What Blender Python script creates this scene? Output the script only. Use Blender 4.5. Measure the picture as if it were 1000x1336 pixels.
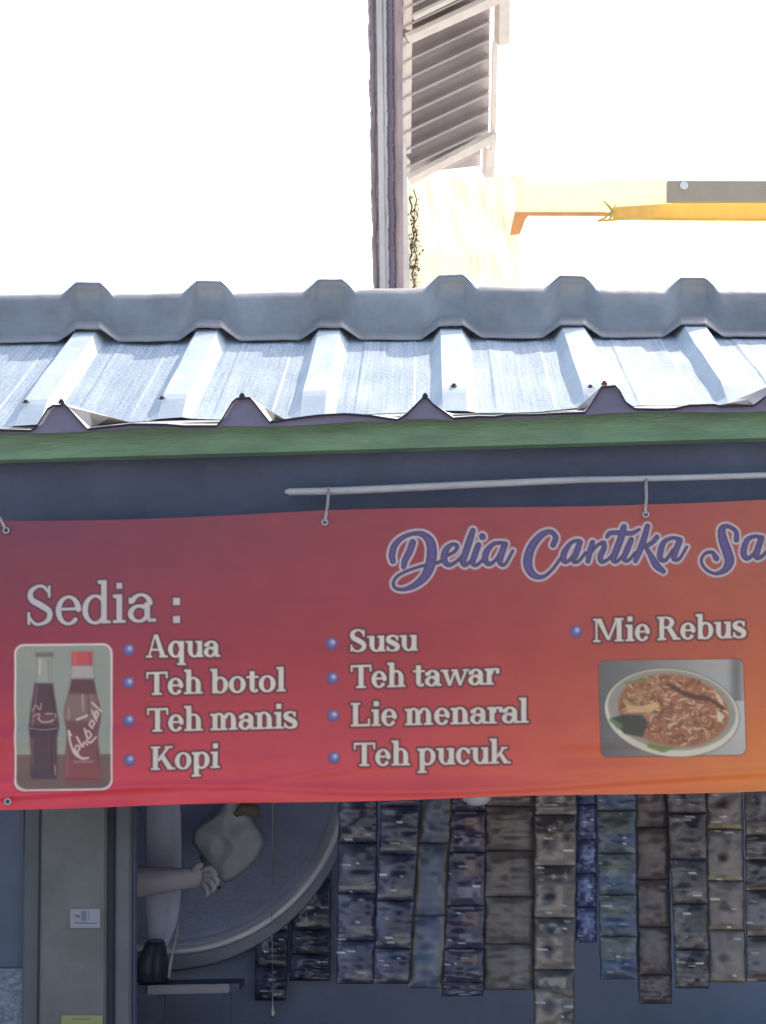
import bpy, bmesh, math, random
import numpy as np
from mathutils import Vector, Matrix, noise
random.seed(7); rng = np.random.default_rng(11)
for o in list(bpy.data.objects): bpy.data.objects.remove(o)
scene = bpy.context.scene
C = scene.collection
R = math.radians

# ------------------------------------------------------------- camera
F = 2400.0
cam_d = bpy.data.cameras.new('camera'); cam = bpy.data.objects.new('camera', cam_d); C.objects.link(cam)
cam_d.sensor_fit = 'HORIZONTAL'; cam_d.sensor_width = 36; cam_d.lens = 36*F/1000; cam_d.clip_end = 2000; cam_d.clip_start = .05
CR = Matrix.Rotation(R(100), 3, 'X') @ Matrix.Rotation(R(-1.2), 3, 'Z')
CP = Vector((0, 0, 1.5))
cam.matrix_world = Matrix.Translation(CP) @ CR.to_4x4()
scene.camera = cam
# ------------------------------------------------------------- world, sun, exposure
SUN_EL, SUN_AZ = 46, 32            # azimuth measured from +Y towards +X: the sun stands behind the roof
w = bpy.data.worlds.new('World'); scene.world = w; w.use_nodes = True
nt = w.node_tree; bg = nt.nodes['Background']
sky = nt.nodes.new('ShaderNodeTexSky'); sky.sky_type = 'NISHITA'; sky.sun_disc = False
sky.sun_elevation = R(SUN_EL); sky.sun_rotation = R(SUN_AZ); sky.air_density = 1.2; sky.dust_density = 4.0; sky.ozone_density = 1.0
nt.links.new(sky.outputs[0], bg.inputs[0]); bg.inputs[1].default_value = 0.15
sd = bpy.data.lights.new('sun', 'SUN'); sd.energy = 2.2; sd.angle = R(0.5); sd.color = (1, .95, .86)
sun = bpy.data.objects.new('sun', sd); C.objects.link(sun)
sv = Vector((math.sin(R(SUN_AZ))*math.cos(R(SUN_EL)), math.cos(R(SUN_AZ))*math.cos(R(SUN_EL)), math.sin(R(SUN_EL))))
sun.rotation_euler = sv.to_track_quat('Z', 'Y').to_euler()
vs = scene.view_settings; vs.view_transform = 'Standard'; vs.look = 'None'; vs.gamma = 1; vs.exposure = 1.0

# ------------------------------------------------------------- helpers
def ray(px, py): return CR @ Vector(((px-500)/F, -(py-668)/F, -1))
def P(px, py, Y):
    d = ray(px, py); return CP + d*((Y-CP.y)/d.y)
def lerp(a, b, t): return a + (b-a)*t
def tag(o, label=None, cat=None, group=None, kind=None):
    if label: o['label'] = label
    if cat: o['category'] = cat
    if group: o['group'] = group
    if kind: o['kind'] = kind
    return o
def obj(name, bm, mat, parent=None, smooth=False):
    me = bpy.data.meshes.new(name)
    if isinstance(bm, bmesh.types.BMesh):
        bmesh.ops.recalc_face_normals(bm, faces=bm.faces[:])
        bm.to_mesh(me); bm.free()
    else: me = bm
    if mat: me.materials.append(mat)
    if smooth: me.polygons.foreach_set('use_smooth', [True]*len(me.polygons))
    o = bpy.data.objects.new(name, me); C.objects.link(o)
    if parent: 
        o.parent = parent; o.matrix_parent_inverse = Matrix.Translation(-Vector(parent.location))
    return o
def empty(name, loc, label=None, cat=None, group=None):
    o = bpy.data.objects.new(name, None); C.objects.link(o); o.location = loc
    return tag(o, label, cat, group)
def box(bm, lo, hi, bev=0):
    lo, hi = Vector(lo), Vector(hi)
    m = Matrix.Translation((lo+hi)/2) @ Matrix.Diagonal((*(hi-lo), 1))
    g = bmesh.ops.create_cube(bm, size=1, matrix=m)
    if bev: bmesh.ops.bevel(bm, geom=list({e for v in g['verts'] for e in v.link_edges}), offset=bev, segments=2, affect='EDGES')
    return bm
def prism(bm, pts, off):            # polygon (list of Vector) extruded by a vector
    a = [bm.verts.new(p) for p in pts]; b = [bm.verts.new(Vector(p)+Vector(off)) for p in pts]
    bm.faces.new(a); bm.faces.new(b[::-1]); n = len(a)
    for i in range(n): bm.faces.new((a[i], b[i], b[(i+1) % n], a[(i+1) % n]))
    return bm
def pbox(bm, px0, py0, px1, py1, Y, d):   # a board seen face-on at depth Y
    return prism(bm, [P(px0, py0, Y), P(px1, py0, Y), P(px1, py1, Y), P(px0, py1, Y)], (0, d, 0))
def tube(bm, pts, rad, seg=10, flat=1.0):
    pts = [Vector(p) for p in pts]; n = len(pts)
    rads = rad if isinstance(rad, (list, tuple)) else [rad]*n
    rings = []; up = Vector((0.0131, -.31, .95)).normalized()
    for i, p in enumerate(pts):
        t = (pts[min(i+1, n-1)]-pts[max(i-1, 0)]).normalized()
        a = t.cross(up)
        if a.length < .15: a = t.cross(Vector((1, 0, 0)))
        a.normalize(); b = t.cross(a).normalized(); up = -b if b.dot(up) < 0 else b
        a = t.cross(up).normalized()
        rings.append([bm.verts.new(p + a*math.cos(2*math.pi*k/seg)*rads[i]*flat + up*math.sin(2*math.pi*k/seg)*rads[i]) for k in range(seg)])
    for i in range(n-1):
        for k in range(seg):
            bm.faces.new((rings[i][k], rings[i][(k+1) % seg], rings[i+1][(k+1) % seg], rings[i+1][k]))
    bm.faces.new(rings[0][::-1]); bm.faces.new(rings[-1])
    return bm
def lathe(bm, prof, c, seg=28, axis='Z', caps=True):
    c = Vector(c); rings = []
    for r, h in prof:
        ring = []
        for k in range(seg):
            a = 2*math.pi*k/seg
            v = Vector((r*math.cos(a), r*math.sin(a), h)) if axis == 'Z' else Vector((r*math.cos(a), -h, r*math.sin(a)))
            ring.append(bm.verts.new(c+v))
        rings.append(ring)
    for i in range(len(rings)-1):
        for k in range(seg): bm.faces.new((rings[i][k], rings[i][(k+1) % seg], rings[i+1][(k+1) % seg], rings[i+1][k]))
    if caps and prof[0][0] > 1e-5: bm.faces.new(rings[0][::-1])
    if caps and prof[-1][0] > 1e-5: bm.faces.new(rings[-1])
    bmesh.ops.remove_doubles(bm, verts=bm.verts[:], dist=1e-5)
    return bm
def s2l(c): 
    c = np.asarray(c, float)/255; return np.where(c <= .04045, c/12.92, ((c+.055)/1.055)**2.4)
def mat(name, col, rough=.7, metal=0, vary=.18, scale=6, bump=.15, bscale=40, stretch=(1, 1, 1), transl=0, col2=None, spec=.4):
    m = bpy.data.materials.new(name); m.use_nodes = True; n = m.node_tree; N = n.nodes; L = n.links
    b = N['Principled BSDF']; b.inputs['Roughness'].default_value = rough; b.inputs['Metallic'].default_value = metal
    b.inputs['Specular IOR Level'].default_value = spec
    tc = N.new('ShaderNodeTexCoord'); mp = N.new('ShaderNodeMapping'); mp.inputs['Scale'].default_value = stretch
    L.new(tc.outputs['Object'], mp.inputs[0])
    no = N.new('ShaderNodeTexNoise'); no.inputs['Scale'].default_value = scale; no.inputs['Detail'].default_value = 8; no.inputs['Roughness'].default_value = .65
    L.new(mp.outputs[0], no.inputs[0])
    mx = N.new('ShaderNodeValToRGB'); c = Vector(col)
    c2 = Vector(col2) if col2 else c*(1-vary)
    mx.color_ramp.elements[0].position = .3; mx.color_ramp.elements[1].position = .7
    mx.color_ramp.elements[0].color = (*c2, 1); mx.color_ramp.elements[1].color = (*(c*(1+vary*.5) if not col2 else c), 1)
    L.new(no.outputs[0], mx.inputs[0]); L.new(mx.outputs[0], b.inputs['Base Color'])
    n2 = N.new('ShaderNodeTexNoise'); n2.inputs['Scale'].default_value = bscale; n2.inputs['Detail'].default_value = 6
    L.new(mp.outputs[0], n2.inputs[0])
    bp = N.new('ShaderNodeBump'); bp.inputs['Strength'].default_value = bump; bp.inputs['Distance'].default_value = .01
    L.new(n2.outputs[0], bp.inputs['Height']); L.new(bp.outputs[0], b.inputs['Normal'])
    if transl:
        tr = N.new('ShaderNodeBsdfTranslucent'); L.new(mx.outputs[0], tr.inputs[0])
        ms = N.new('ShaderNodeMixShader'); ms.inputs[0].default_value = transl
        L.new(b.outputs[0], ms.inputs[1]); L.new(tr.outputs[0], ms.inputs[2]); L.new(ms.outputs[0], N['Material Output'].inputs[0])
    return m
def attr_mat(name, rough=.5, metal=0, bump=.1, bscale=60, spec=.5, coat=0):
    m = bpy.data.materials.new(name); m.use_nodes = True; n = m.node_tree; N = n.nodes; L = n.links
    b = N['Principled BSDF']; b.inputs['Roughness'].default_value = rough; b.inputs['Metallic'].default_value = metal
    b.inputs['Specular IOR Level'].default_value = spec; b.inputs['Coat Weight'].default_value = coat; b.inputs['Coat Roughness'].default_value = .2
    a = N.new('ShaderNodeVertexColor'); a.layer_name = 'print'
    tc = N.new('ShaderNodeTexCoord'); no = N.new('ShaderNodeTexNoise'); no.inputs['Scale'].default_value = 14; no.inputs['Detail'].default_value = 8
    L.new(tc.outputs['Object'], no.inputs[0])
    mr = N.new('ShaderNodeMapRange'); mr.inputs['To Min'].default_value = .88; mr.inputs['To Max'].default_value = 1.12; L.new(no.outputs[0], mr.inputs[0])
    mm = N.new('ShaderNodeVectorMath'); mm.operation = 'SCALE'; L.new(a.outputs[0], mm.inputs[0]); L.new(mr.outputs[0], mm.inputs['Scale'])
    L.new(mm.outputs[0], b.inputs['Base Color'])
    n2 = N.new('ShaderNodeTexNoise'); n2.inputs['Scale'].default_value = bscale; n2.inputs['Detail'].default_value = 5; L.new(tc.outputs['Object'], n2.inputs[0])
    bp = N.new('ShaderNodeBump'); bp.inputs['Strength'].default_value = bump; bp.inputs['Distance'].default_value = .01
    L.new(n2.outputs[0], bp.inputs['Height']); L.new(bp.outputs[0], b.inputs['Normal'])
    return m
def grid_mesh(name, V, cols=None):          # V: (rows, cols, 3) array -> mesh, colour per vertex
    h, w_ = V.shape[:2]; me = bpy.data.meshes.new(name)
    me.vertices.add(h*w_); me.vertices.foreach_set('co', V.reshape(-1).astype(np.float32))
    idx = np.arange(h*w_).reshape(h, w_)
    q = np.stack([idx[:-1, :-1], idx[1:, :-1], idx[1:, 1:], idx[:-1, 1:]], -1).reshape(-1, 4)
    me.loops.add(q.size); me.loops.foreach_set('vertex_index', q.reshape(-1).astype(np.int32))
    me.polygons.add(len(q)); me.polygons.foreach_set('loop_start', (np.arange(len(q))*4).astype(np.int32))
    me.polygons.foreach_set('use_smooth', np.ones(len(q), bool))
    me.update(calc_edges=True)
    if cols is not None:
        at = me.color_attributes.new('print', 'FLOAT_COLOR', 'POINT')
        c4 = np.ones((h*w_, 4), np.float32); c4[:, :3] = cols.reshape(-1, 3); at.data.foreach_set('color', c4.reshape(-1))
    return me
def catmull(pts, n=10):
    pts = [np.array(p, float) for p in pts]; q = [2*pts[0]-pts[1]] + pts + [2*pts[-1]-pts[-2]]; out = []
    for i in range(1, len(q)-2):
        for k in range(n):
            t = k/n
            out.append(.5*((2*q[i])+(-q[i-1]+q[i+1])*t+(2*q[i-1]-5*q[i]+4*q[i+1]-q[i+2])*t*t+(-q[i-1]+3*q[i]-3*q[i+1]+q[i+2])*t**3))
    out.append(pts[-1]); return out
def vnoise(shape, cell, seed):             # smooth value noise, numpy
    r = np.random.default_rng(seed); h, w_ = shape; gh, gw = int(h/cell[0])+3, int(w_/cell[1])+3
    g = r.random((gh, gw)); y = np.arange(h)/cell[0]; x = np.arange(w_)/cell[1]
    yi, xi = y.astype(int), x.astype(int); fy, fx = y-yi, x-xi; fy = fy*fy*(3-2*fy); fx = fx*fx*(3-2*fx)
    a = g[np.ix_(yi, xi)]; b = g[np.ix_(yi, xi+1)]; c = g[np.ix_(yi+1, xi)]; d = g[np.ix_(yi+1, xi+1)]
    fx = fx[None]; fy = fy[:, None]
    return (a*(1-fx)+b*fx)*(1-fy)+(c*(1-fx)+d*fx)*fy

# ------------------------------------------------------------- a small painter for printed surfaces
class Canvas:
    def __init__(s, x0, y0, x1, y1, sc=1.0):
        s.x0, s.y0, s.sc = x0, y0, sc; s.w = int(round((x1-x0)*sc))+1; s.h = int(round((y1-y0)*sc))+1
        s.a = np.zeros((s.h, s.w, 3)); s.X, s.Y = np.meshgrid(x0+np.arange(s.w)/sc, y0+np.arange(s.h)/sc)
    def win(s, x0, y0, x1, y1):
        i0 = max(0, int((y0-s.y0)*s.sc)); i1 = min(s.h, int((y1-s.y0)*s.sc)+2); j0 = max(0, int((x0-s.x0)*s.sc)); j1 = min(s.w, int((x1-s.x0)*s.sc)+2)
        return slice(i0, max(i0, i1)), slice(j0, max(j0, j1))
    def blend(s, sl, m, col, al=1):
        m = (np.clip(m, 0, 1)*al)[..., None]; s.a[sl] = s.a[sl]*(1-m)+np.asarray(col, float)*m
    def sdf_stroke(s, pts, M, sl, grow=0):
        X, Y = s.X[sl], s.Y[sl]
        for (ax, ay, ar), (bx, by, br) in zip(pts[:-1], pts[1:]):
            dx, dy = bx-ax, by-ay; l2 = dx*dx+dy*dy+1e-9
            t = np.clip(((X-ax)*dx+(Y-ay)*dy)/l2, 0, 1)
            d = np.hypot(X-ax-t*dx, Y-ay-t*dy)-(ar+(br-ar)*t)-grow
            np.minimum(M, d, out=M)
    def sdf_poly(s, pts, M, sl, grow=0):
        X, Y = s.X[sl], s.Y[sl]; ins = np.zeros(X.shape, bool); D = np.full(X.shape, 1e9); n = len(pts)
        for i in range(n):
            ax, ay = pts[i][:2]; bx, by = pts[(i+1) % n][:2]; dx, dy = bx-ax, by-ay
            t = np.clip(((X-ax)*dx+(Y-ay)*dy)/(dx*dx+dy*dy+1e-9), 0, 1); D = np.minimum(D, np.hypot(X-ax-t*dx, Y-ay-t*dy))
            if ay != by: ins ^= ((Y < ay) != (Y < by)) & (X < ax+(Y-ay)/(by-ay)*dx)
        np.minimum(M, np.where(ins, -D, D)-grow, out=M)
    def draw(s, prims, layers, soft=.9):       # prims: ('c', pts) strokes and ('p', pts) polygons; layers: (grow, colour, alpha)
        xs = [p[0] for _, q in prims for p in q]; ys = [p[1] for _, q in prims for p in q]
        sl = s.win(min(xs)-14, min(ys)-14, max(xs)+14, max(ys)+14); M = np.full(s.X[sl].shape, 1e9)
        for k, q in prims: (s.sdf_stroke if k == 'c' else s.sdf_poly)(q, M, sl)
        for g, col, al in layers: s.blend(sl, (g-M)/(2*soft)+.5, col, al)
    def ball(s, x, y, r):
        sl = s.win(x-r-3, y-r-3, x+r+3, y+r+3); d = np.hypot(s.X[sl]-x, s.Y[sl]-y)
        s.blend(sl, (r+1.2-d)/2.5, (92, 72, 122)); s.blend(sl, (r-1-d)/3, (88, 92, 150)); 
        d2 = np.hypot(s.X[sl]-x-1.5, s.Y[sl]-y+2); s.blend(sl, np.exp(-(d2/3.2)**2), (185, 190, 215), .9)

def rrect(x0, y0, x1, y1, r, n=6):
    out = []
    for cx, cy, a0 in ((x1-r, y0+r, -90), (x1-r, y1-r, 0), (x0+r, y1-r, 90), (x0+r, y0+r, 180)):
        for k in range(n+1):
            a = R(a0+90*k/n); out.append((cx+r*math.cos(a), cy+r*math.sin(a)))
    return out

# serif letters as strokes and bars; x-height 1, y up
def glyph(ch, W, T):
    p = []; CAP, ASC, DESC = 1.42, 1.52, -.48; S = T*.95
    def bar(x0, y0, x1, y1): p.append(('p', [(x0, y0), (x1, y0), (x1, y1), (x0, y1)]))
    def stem(x, y0=0, y1=1, bot=1, top=1, e=.13):     # x = left side of the stem
        bar(x, y0, x+W, y1)
        if bot: bar(x-e, y0, x+W+e, y0+S)
        if top == 1: p.append(('p', [(x-e, y1), (x+.02, y1), (x+.02, y1-S*1.6), (x-e, y1-S)]))
        if top == 2: bar(x-e, y1-S, x+W+e, y1)
    def arc(cx, cy, rx, ry, a0, a1, w=W, t=T, n=16):
        q = []
        for k in range(n+1):
            a = R(a0+(a1-a0)*k/n); ww = t+(w-t)*abs(math.cos(a))**1.5
            q.append((cx+(rx-ww/2)*math.cos(a), cy+(ry-ww/2)*math.sin(a), ww/2))
        p.append(('c', q))
    def line(*q): p.append(('c', [(x, y, r/2) for x, y, r in q]))
    def spl(q): p.append(('c', [tuple(v) for v in catmull([(x, y, r/2) for x, y, r in q], 7)]))
    def ess(w, h):
        spl([(.80*w, .80*h, T), (.62*w, .95*h, T), (.40*w, .955*h, T*1.1), (.19*w, .83*h, W*.85), (.22*w, .64*h, W), (.52*w, .5*h, W*1.08), (.81*w, .34*h, W), (.80*w, .15*h, W*.85), (.58*w, .045*h, T*1.1), (.34*w, .045*h, T), (.14*w, .2*h, T)])
        bar(.80*w-T*.3, .68*h, .80*w+T*.6, .97*h); bar(.14*w-T*.6, .03*h, .14*w+T*.3, .33*h)
    if ch == 'A':
        p.append(('p', [(.10, 0), (.10+T, 0), (.56+T*.3, CAP), (.56-T*.5, CAP)])); p.append(('p', [(.50, CAP), (.72, CAP), (1.22, 0), (1.22-W*1.1, 0)]))
        bar(.3, .42, .95, .42+T); bar(-.02, 0, .36, S); bar(.80, 0, 1.34, S); adv = 1.36
    elif ch == 'T': 
        stem(.48, 0, CAP, 1, 0, .15); bar(.0, CAP-T*1.1, 1.26, CAP); bar(0, CAP-.4, T*.9, CAP); bar(1.26-T*.9, CAP-.4, 1.26, CAP); adv = 1.25
    elif ch == 'K':
        stem(.13, 0, CAP, 1, 2); p.append(('p', [(.4, .62), (.5, .5), (1.18, CAP), (.98, CAP)])); p.append(('p', [(.5, .85), (.75, .95), (1.38, 0), (1.38-W*1.2, 0)]))
        bar(.84, CAP-S, 1.3, CAP); bar(1.0, 0, 1.48, S); adv = 1.45
    elif ch == 'L': stem(.13, 0, CAP, 1, 2); bar(.2, 0, 1.12, T*1.2); bar(1.12-T, 0, 1.12, .45); adv = 1.2
    elif ch == 'M':
        bar(.12, 0, .12+T, CAP); bar(-.02, 0, .42, S); bar(-.02, CAP-S, .4, CAP); p.append(('p', [(.14, CAP), (.14+W*1.15, CAP), (1.0, .1), (.82, .1)])); p.append(('p', [(.82, .1), (.98, .1), (1.52, CAP), (1.38, CAP)]))
        stem(1.42, 0, CAP, 1, 2); adv = 1.95
    elif ch == 'R':
        stem(.13, 0, CAP, 1, 2); arc(.55, 1.06, .5, .36, -90, 90); bar(.3, CAP-T, .57, CAP); bar(.3, .70, .57, .70+T); p.append(('p', [(.55, .78), (.85, .78), (1.32, 0), (1.32-W*1.2, 0)])); bar(.98, 0, 1.42, S); adv = 1.4
    elif ch == 'S': ess(1.08, CAP+.02); adv = 1.1
    elif ch == 's': ess(.85, 1.02); adv = .84
    elif ch == 'e':
        arc(.48, .5, .46, .53, 18, 312); bar(.22, .50, .90, .50+T*.95); arc(.48, .5, .46, .53, -5+8, 30, W*.9); adv = .98
    elif ch == 'c': arc(.48, .5, .46, .53, 48, 312); bar(.70, .62, .86, .93); adv = .9
    elif ch == 'o': arc(.5, .5, .5, .53, 0, 360, n=28); adv = 1.04
    elif ch == 'a':
        bar(.60, .1, .60+W, .68); arc(.47, .63, .43, .38, 8, 150, W, T); arc(.40, .30, .40, .32, 60, 320, W*.95, T); bar(.4, .52, .66, .52+T); bar(.72, 0, 1.02, T*1.1); bar(.03, .66, .2, .86); adv = 1.0
    elif ch == 'd': stem(.70, 0, ASC, 0, 1); bar(.80, 0, .84+W, S); arc(.48, .5, .47, .53, 30, 330); adv = 1.12
    elif ch == 'q': stem(.70, DESC, 1, 1, 0); arc(.48, .5, .47, .53, 30, 330); adv = 1.1
    elif ch == 'b': stem(.12, 0, ASC, 0, 1); arc(.58, .5, .48, .53, -150, 150); adv = 1.1
    elif ch == 'p': stem(.12, DESC, 1, 1, 1); arc(.58, .5, .48, .53, -150, 150); adv = 1.12
    elif ch == 'i': stem(.14, 0, 1); bar(.14, 1.2, .14+W*1.02, 1.2+W*1.02); adv = .56
    elif ch == 'l': stem(.14, 0, ASC); adv = .56
    elif ch in 'hn': stem(.14, 0, ASC if ch == 'h' else 1); arc(.55, .55, .45, .5, 0, 140); stem(1.0-W, 0, .6, 1, 0, .12); adv = 1.15
    elif ch == 'm':
        stem(.14, 0, 1); arc(.52, .55, .40, .5, 0, 140); stem(.92-W, 0, .6, 1, 0, .1); arc(1.14, .55, .40, .5, 0, 140); stem(1.54-W, 0, .6, 1, 0, .12); adv = 1.7
    elif ch == 'u': 
        bar(.14, .38, .14+W, 1); bar(.0, 1-S, .2, 1); arc(.56, .45, .42, .47, 180, 320); stem(.74, 0, 1, 0, 0); bar(.62, 1-S, .8, 1); bar(.8, 0, .82+W, S); adv = 1.14
    elif ch == 'r': stem(.14, 0, 1); arc(.62, .6, .38, .42, 60, 150); bar(.70, .68, .90, 1.0); adv = .86
    elif ch == 't': bar(.2, .25, .2+W, 1.3); arc(.5, .3, .3, .32, 180, 300); bar(0, 1-S, .72, 1); adv = .74
    elif ch == 'w':
        p.append(('p', [(.06, 1), (.06+W, 1), (.62, 0), (.44, 0)])); p.append(('p', [(.44, 0), (.6, 0), (.92, 1), (.80, 1)])); p.append(('p', [(.72, 1), (.72+W*.95, 1), (1.26, 0), (1.08, 0)])); p.append(('p', [(1.1, 0), (1.22, 0), (1.62, 1), (1.48, 1)]))
        bar(-.04, 1-S, .44, 1); bar(1.34, 1-S, 1.72, 1); bar(.62, 1-S, 1.0, 1); adv = 1.66
    elif ch == 'k':
        stem(.12, 0, ASC); p.append(('p', [(.36, .42), (.48, .36), (.95, 1), (.78, 1)])); p.append(('p', [(.48, .62), (.68, .68), (1.16, 0), (1.16-W*1.1, 0)])); bar(.66, 1-S, 1.04, 1); bar(.84, 0, 1.24, S); adv = 1.16
    elif ch == ':': bar(.55, 0, .55+W*1.35, W*1.35); bar(.55, .72, .55+W*1.35, .72+W*1.35); adv = 1.1
    elif ch == ' ': adv = .42
    return p, adv
def write(cv, text, x0, x1, yb0, yb1, xh, W, T, layers, soft=.75):
    gs = [glyph(c, W, T) for c in text]; tot = sum(a for _, a in gs); sx = (x1-x0)/tot; x = 0; al = []
    for p, a in gs:
        for k, q in p:
            r = []
            for v in q:
                X = x0+(x+v[0])*sx; yb = yb0+(yb1-yb0)*(X-x0)/(x1-x0)
                r.append((X, yb-v[1]*xh) + ((v[2]*(sx+xh)/2,) if k == 'c' else ()))
            al.append((k, r))
        x += a
    cv.draw(al, layers, soft)

# ============================================================= MATERIALS
M = {}
M['green'] = mat('green_painted_wood', (.19, .31, .185), .6, vary=.35, scale=5, stretch=(1, 1, 5), bump=.4)
M['slate'] = mat('slate_painted_board', (.085, .10, .155), .6, vary=.35, scale=3, bump=.3)
M['edge'] = mat('dark_sheet_edge', (.02, .02, .035), .6)
M['wood'] = mat('raw_wood', (.45, .33, .22), .8, stretch=(1, 1, 8), bump=.3)
M['pillar'] = mat('grey_olive_plaster', (.145, .15, .145), .85, vary=.3, scale=5, bump=.25)
M['jamb'] = mat('grey_door_frame', (.12, .125, .14), .7)
M['inner'] = mat('shop_inner_wall', (.36, .42, .60), .85, vary=.2, scale=2.5)
M['dark'] = mat('dark_blue_panel', (.10, .125, .20), .7)
M['black'] = mat('black_plastic', (.05, .055, .085), .45)
M['metal'] = mat('dull_zinc', (.45, .45, .46), .45, metal=.7)
M['pvc'] = mat('grey_pvc', (.50, .49, .49), .5, vary=.25, scale=9, bump=.25, stretch=(1, 4, 4))
M['cord'] = mat('off_white_cord', (.42, .39, .36), .9)
M['cloth'] = mat('pale_cloth', (.44, .46, .60), .9, vary=.15, scale=9, bump=.3)
M['shirt'] = mat('grey_shirt', (.25, .25, .3), .9)
M['skin'] = mat('skin', (.36, .335, .39), .6, vary=.1, scale=12, bump=.1, bscale=120)
M['hair'] = mat('hair', (.015, .012, .012), .6, stretch=(1, 1, .2), bscale=200)
M['bag'] = mat('cloudy_plastic', (.50, .54, .58), .35, vary=.12, bump=.4, bscale=25, transl=.25)
M['tray'] = mat('tray_woven', (.36, .43, .60), .6, vary=.2, bump=.5, bscale=90)
M['rim'] = mat('tray_rim', (.85, .84, .92), .45, metal=.2)
M['ground'] = mat('concrete_ground', (.46, .44, .43), .9, vary=.25, scale=1.2)
M['concrete'] = mat('floor_concrete', (.22, .21, .2), .9)
M['cap'] = mat('cap_zinc', (.33, .335, .345), .42, metal=.25, vary=.35, scale=4, bump=.35, bscale=9)
M['post'] = mat('weathered_post', (.68, .50, .45), .9, vary=.4, scale=14, bump=.8, bscale=45, stretch=(1, 1, .25))
M['conduit'] = mat('grey_conduit', (.82, .74, .68), .5, vary=.25, scale=8, stretch=(1, 1, .2))
M['cable'] = mat('dark_cable', (.22, .18, .24), .6)
M['batten'] = mat('pale_batten', (.95, .86, .74), .8, vary=.15, scale=12)
M['canopy'] = mat('canopy_zinc', (.58, .52, .50), .5, metal=.1, vary=.2, scale=4, bump=.1)
M['cream'] = mat('cream_tarp', (.80, .75, .58), .8, transl=.6, vary=.05, bump=.1, bscale=4, col2=(.68, .57, .43), scale=.7)
M['orange'] = mat('orange_fibre', (.98, .72, .26), .6, transl=.45, vary=.1, scale=5, stretch=(3, 1, 1))
M['brownp'] = mat('brown_gutter', (.50, .42, .31), .7, vary=.15, scale=3)
M['leaf'] = mat('leaf', (.12, .10, .04), .6, vary=.4, scale=30, transl=.3)
M['glassb'] = mat('frosted_white', (.55, .56, .57), .35)
M['wallout'] = mat('side_wall_paint', (.45, .45, .42), .85)
# white corrugated roof sheet: fine lines down the slope, scuffs across
m = bpy.data.materials.new('white_roof_sheet'); m.use_nodes = True; N = m.node_tree.nodes; L = m.node_tree.links; b = N['Principled BSDF']
b.inputs['Roughness'].default_value = .65; b.inputs['Metallic'].default_value = .0
uv = N.new('ShaderNodeUVMap')
def nz(sx, sy, sc, det=4, r=.6):
    mp = N.new('ShaderNodeMapping'); mp.inputs['Scale'].default_value = (sx, sy, 1); L.new(uv.outputs[0], mp.inputs[0])
    n_ = N.new('ShaderNodeTexNoise'); n_.inputs['Scale'].default_value = sc; n_.inputs['Detail'].default_value = det; n_.inputs['Roughness'].default_value = r; L.new(mp.outputs[0], n_.inputs[0]); return n_
def ramp(a, b_, c0, c1, src):
    r = N.new('ShaderNodeValToRGB'); e = r.color_ramp.elements; e[0].position = a; e[1].position = b_; e[0].color = (*c0, 1); e[1].color = (*c1, 1); L.new(src, r.inputs[0]); return r
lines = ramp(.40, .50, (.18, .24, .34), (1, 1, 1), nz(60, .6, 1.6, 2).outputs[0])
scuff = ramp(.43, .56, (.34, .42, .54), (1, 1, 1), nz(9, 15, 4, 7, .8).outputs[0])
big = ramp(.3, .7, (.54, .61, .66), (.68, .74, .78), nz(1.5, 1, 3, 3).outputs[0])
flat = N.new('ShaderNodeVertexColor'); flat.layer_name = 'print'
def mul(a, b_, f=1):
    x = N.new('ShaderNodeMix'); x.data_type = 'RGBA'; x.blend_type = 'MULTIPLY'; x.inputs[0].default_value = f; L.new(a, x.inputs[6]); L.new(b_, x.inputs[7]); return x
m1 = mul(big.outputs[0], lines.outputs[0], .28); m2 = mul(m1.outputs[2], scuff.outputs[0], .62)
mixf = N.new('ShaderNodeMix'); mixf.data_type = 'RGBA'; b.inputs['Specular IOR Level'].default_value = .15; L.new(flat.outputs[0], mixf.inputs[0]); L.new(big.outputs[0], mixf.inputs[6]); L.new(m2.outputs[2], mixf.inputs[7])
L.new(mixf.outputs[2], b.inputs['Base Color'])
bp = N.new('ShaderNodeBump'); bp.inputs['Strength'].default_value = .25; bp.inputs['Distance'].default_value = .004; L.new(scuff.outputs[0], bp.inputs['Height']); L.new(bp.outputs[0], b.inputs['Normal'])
M['roof'] = m

# ============================================================= SETTING
bm = bmesh.new(); bmesh.ops.create_grid(bm, x_segments=40, y_segments=40, size=400)
tag(obj('ground', bm, M['ground']), kind='structure')

# ============================================================= SHOP (one building with its parts)
shop = empty('shop_building', (0, 4.6, 0), 'small open-fronted shop with green fascia, slate board and white corrugated roof behind the banner', 'shop')
XL, XR = -2.6, 2.9
bm = bmesh.new(); box(bm, (XL, 3.9, .01), (XR, 6.2, .12)); obj('shop_floor', bm, M['concrete'], shop)
bm = bmesh.new(); box(bm, (XL, 5.12, .12), (XR, 5.2, 2.7)); obj('back_wall', bm, M['inner'], shop)
for x in (XL-.1, XR):
    bm = bmesh.new(); prism(bm, [Vector((x, 4.12, .0)), Vector((x, 5.6, .0)), Vector((x, 5.6, 2.5)), Vector((x, 4.75, 2.74)), Vector((x, 4.12, 2.38))], (.1, 0, 0)); obj('side_wall', bm, M['wallout'], shop)
# fascia beam
bm = bmesh.new(); prism(bm, [P(-400, 571, 4.0), P(1400, 516, 4.0), P(1400, 559.5, 4.0), P(-400, 611.5, 4.0)], (0, .04, 0))
obj('fascia_beam', bm, M['green'], shop)
bm = bmesh.new(); prism(bm, [P(-400, 590, 4.06), P(1400, 540, 4.06), P(1400, 720, 4.06), P(-400, 760, 4.06)], (0, .04, 0))
obj('slate_board', bm, M['slate'], shop)
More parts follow.
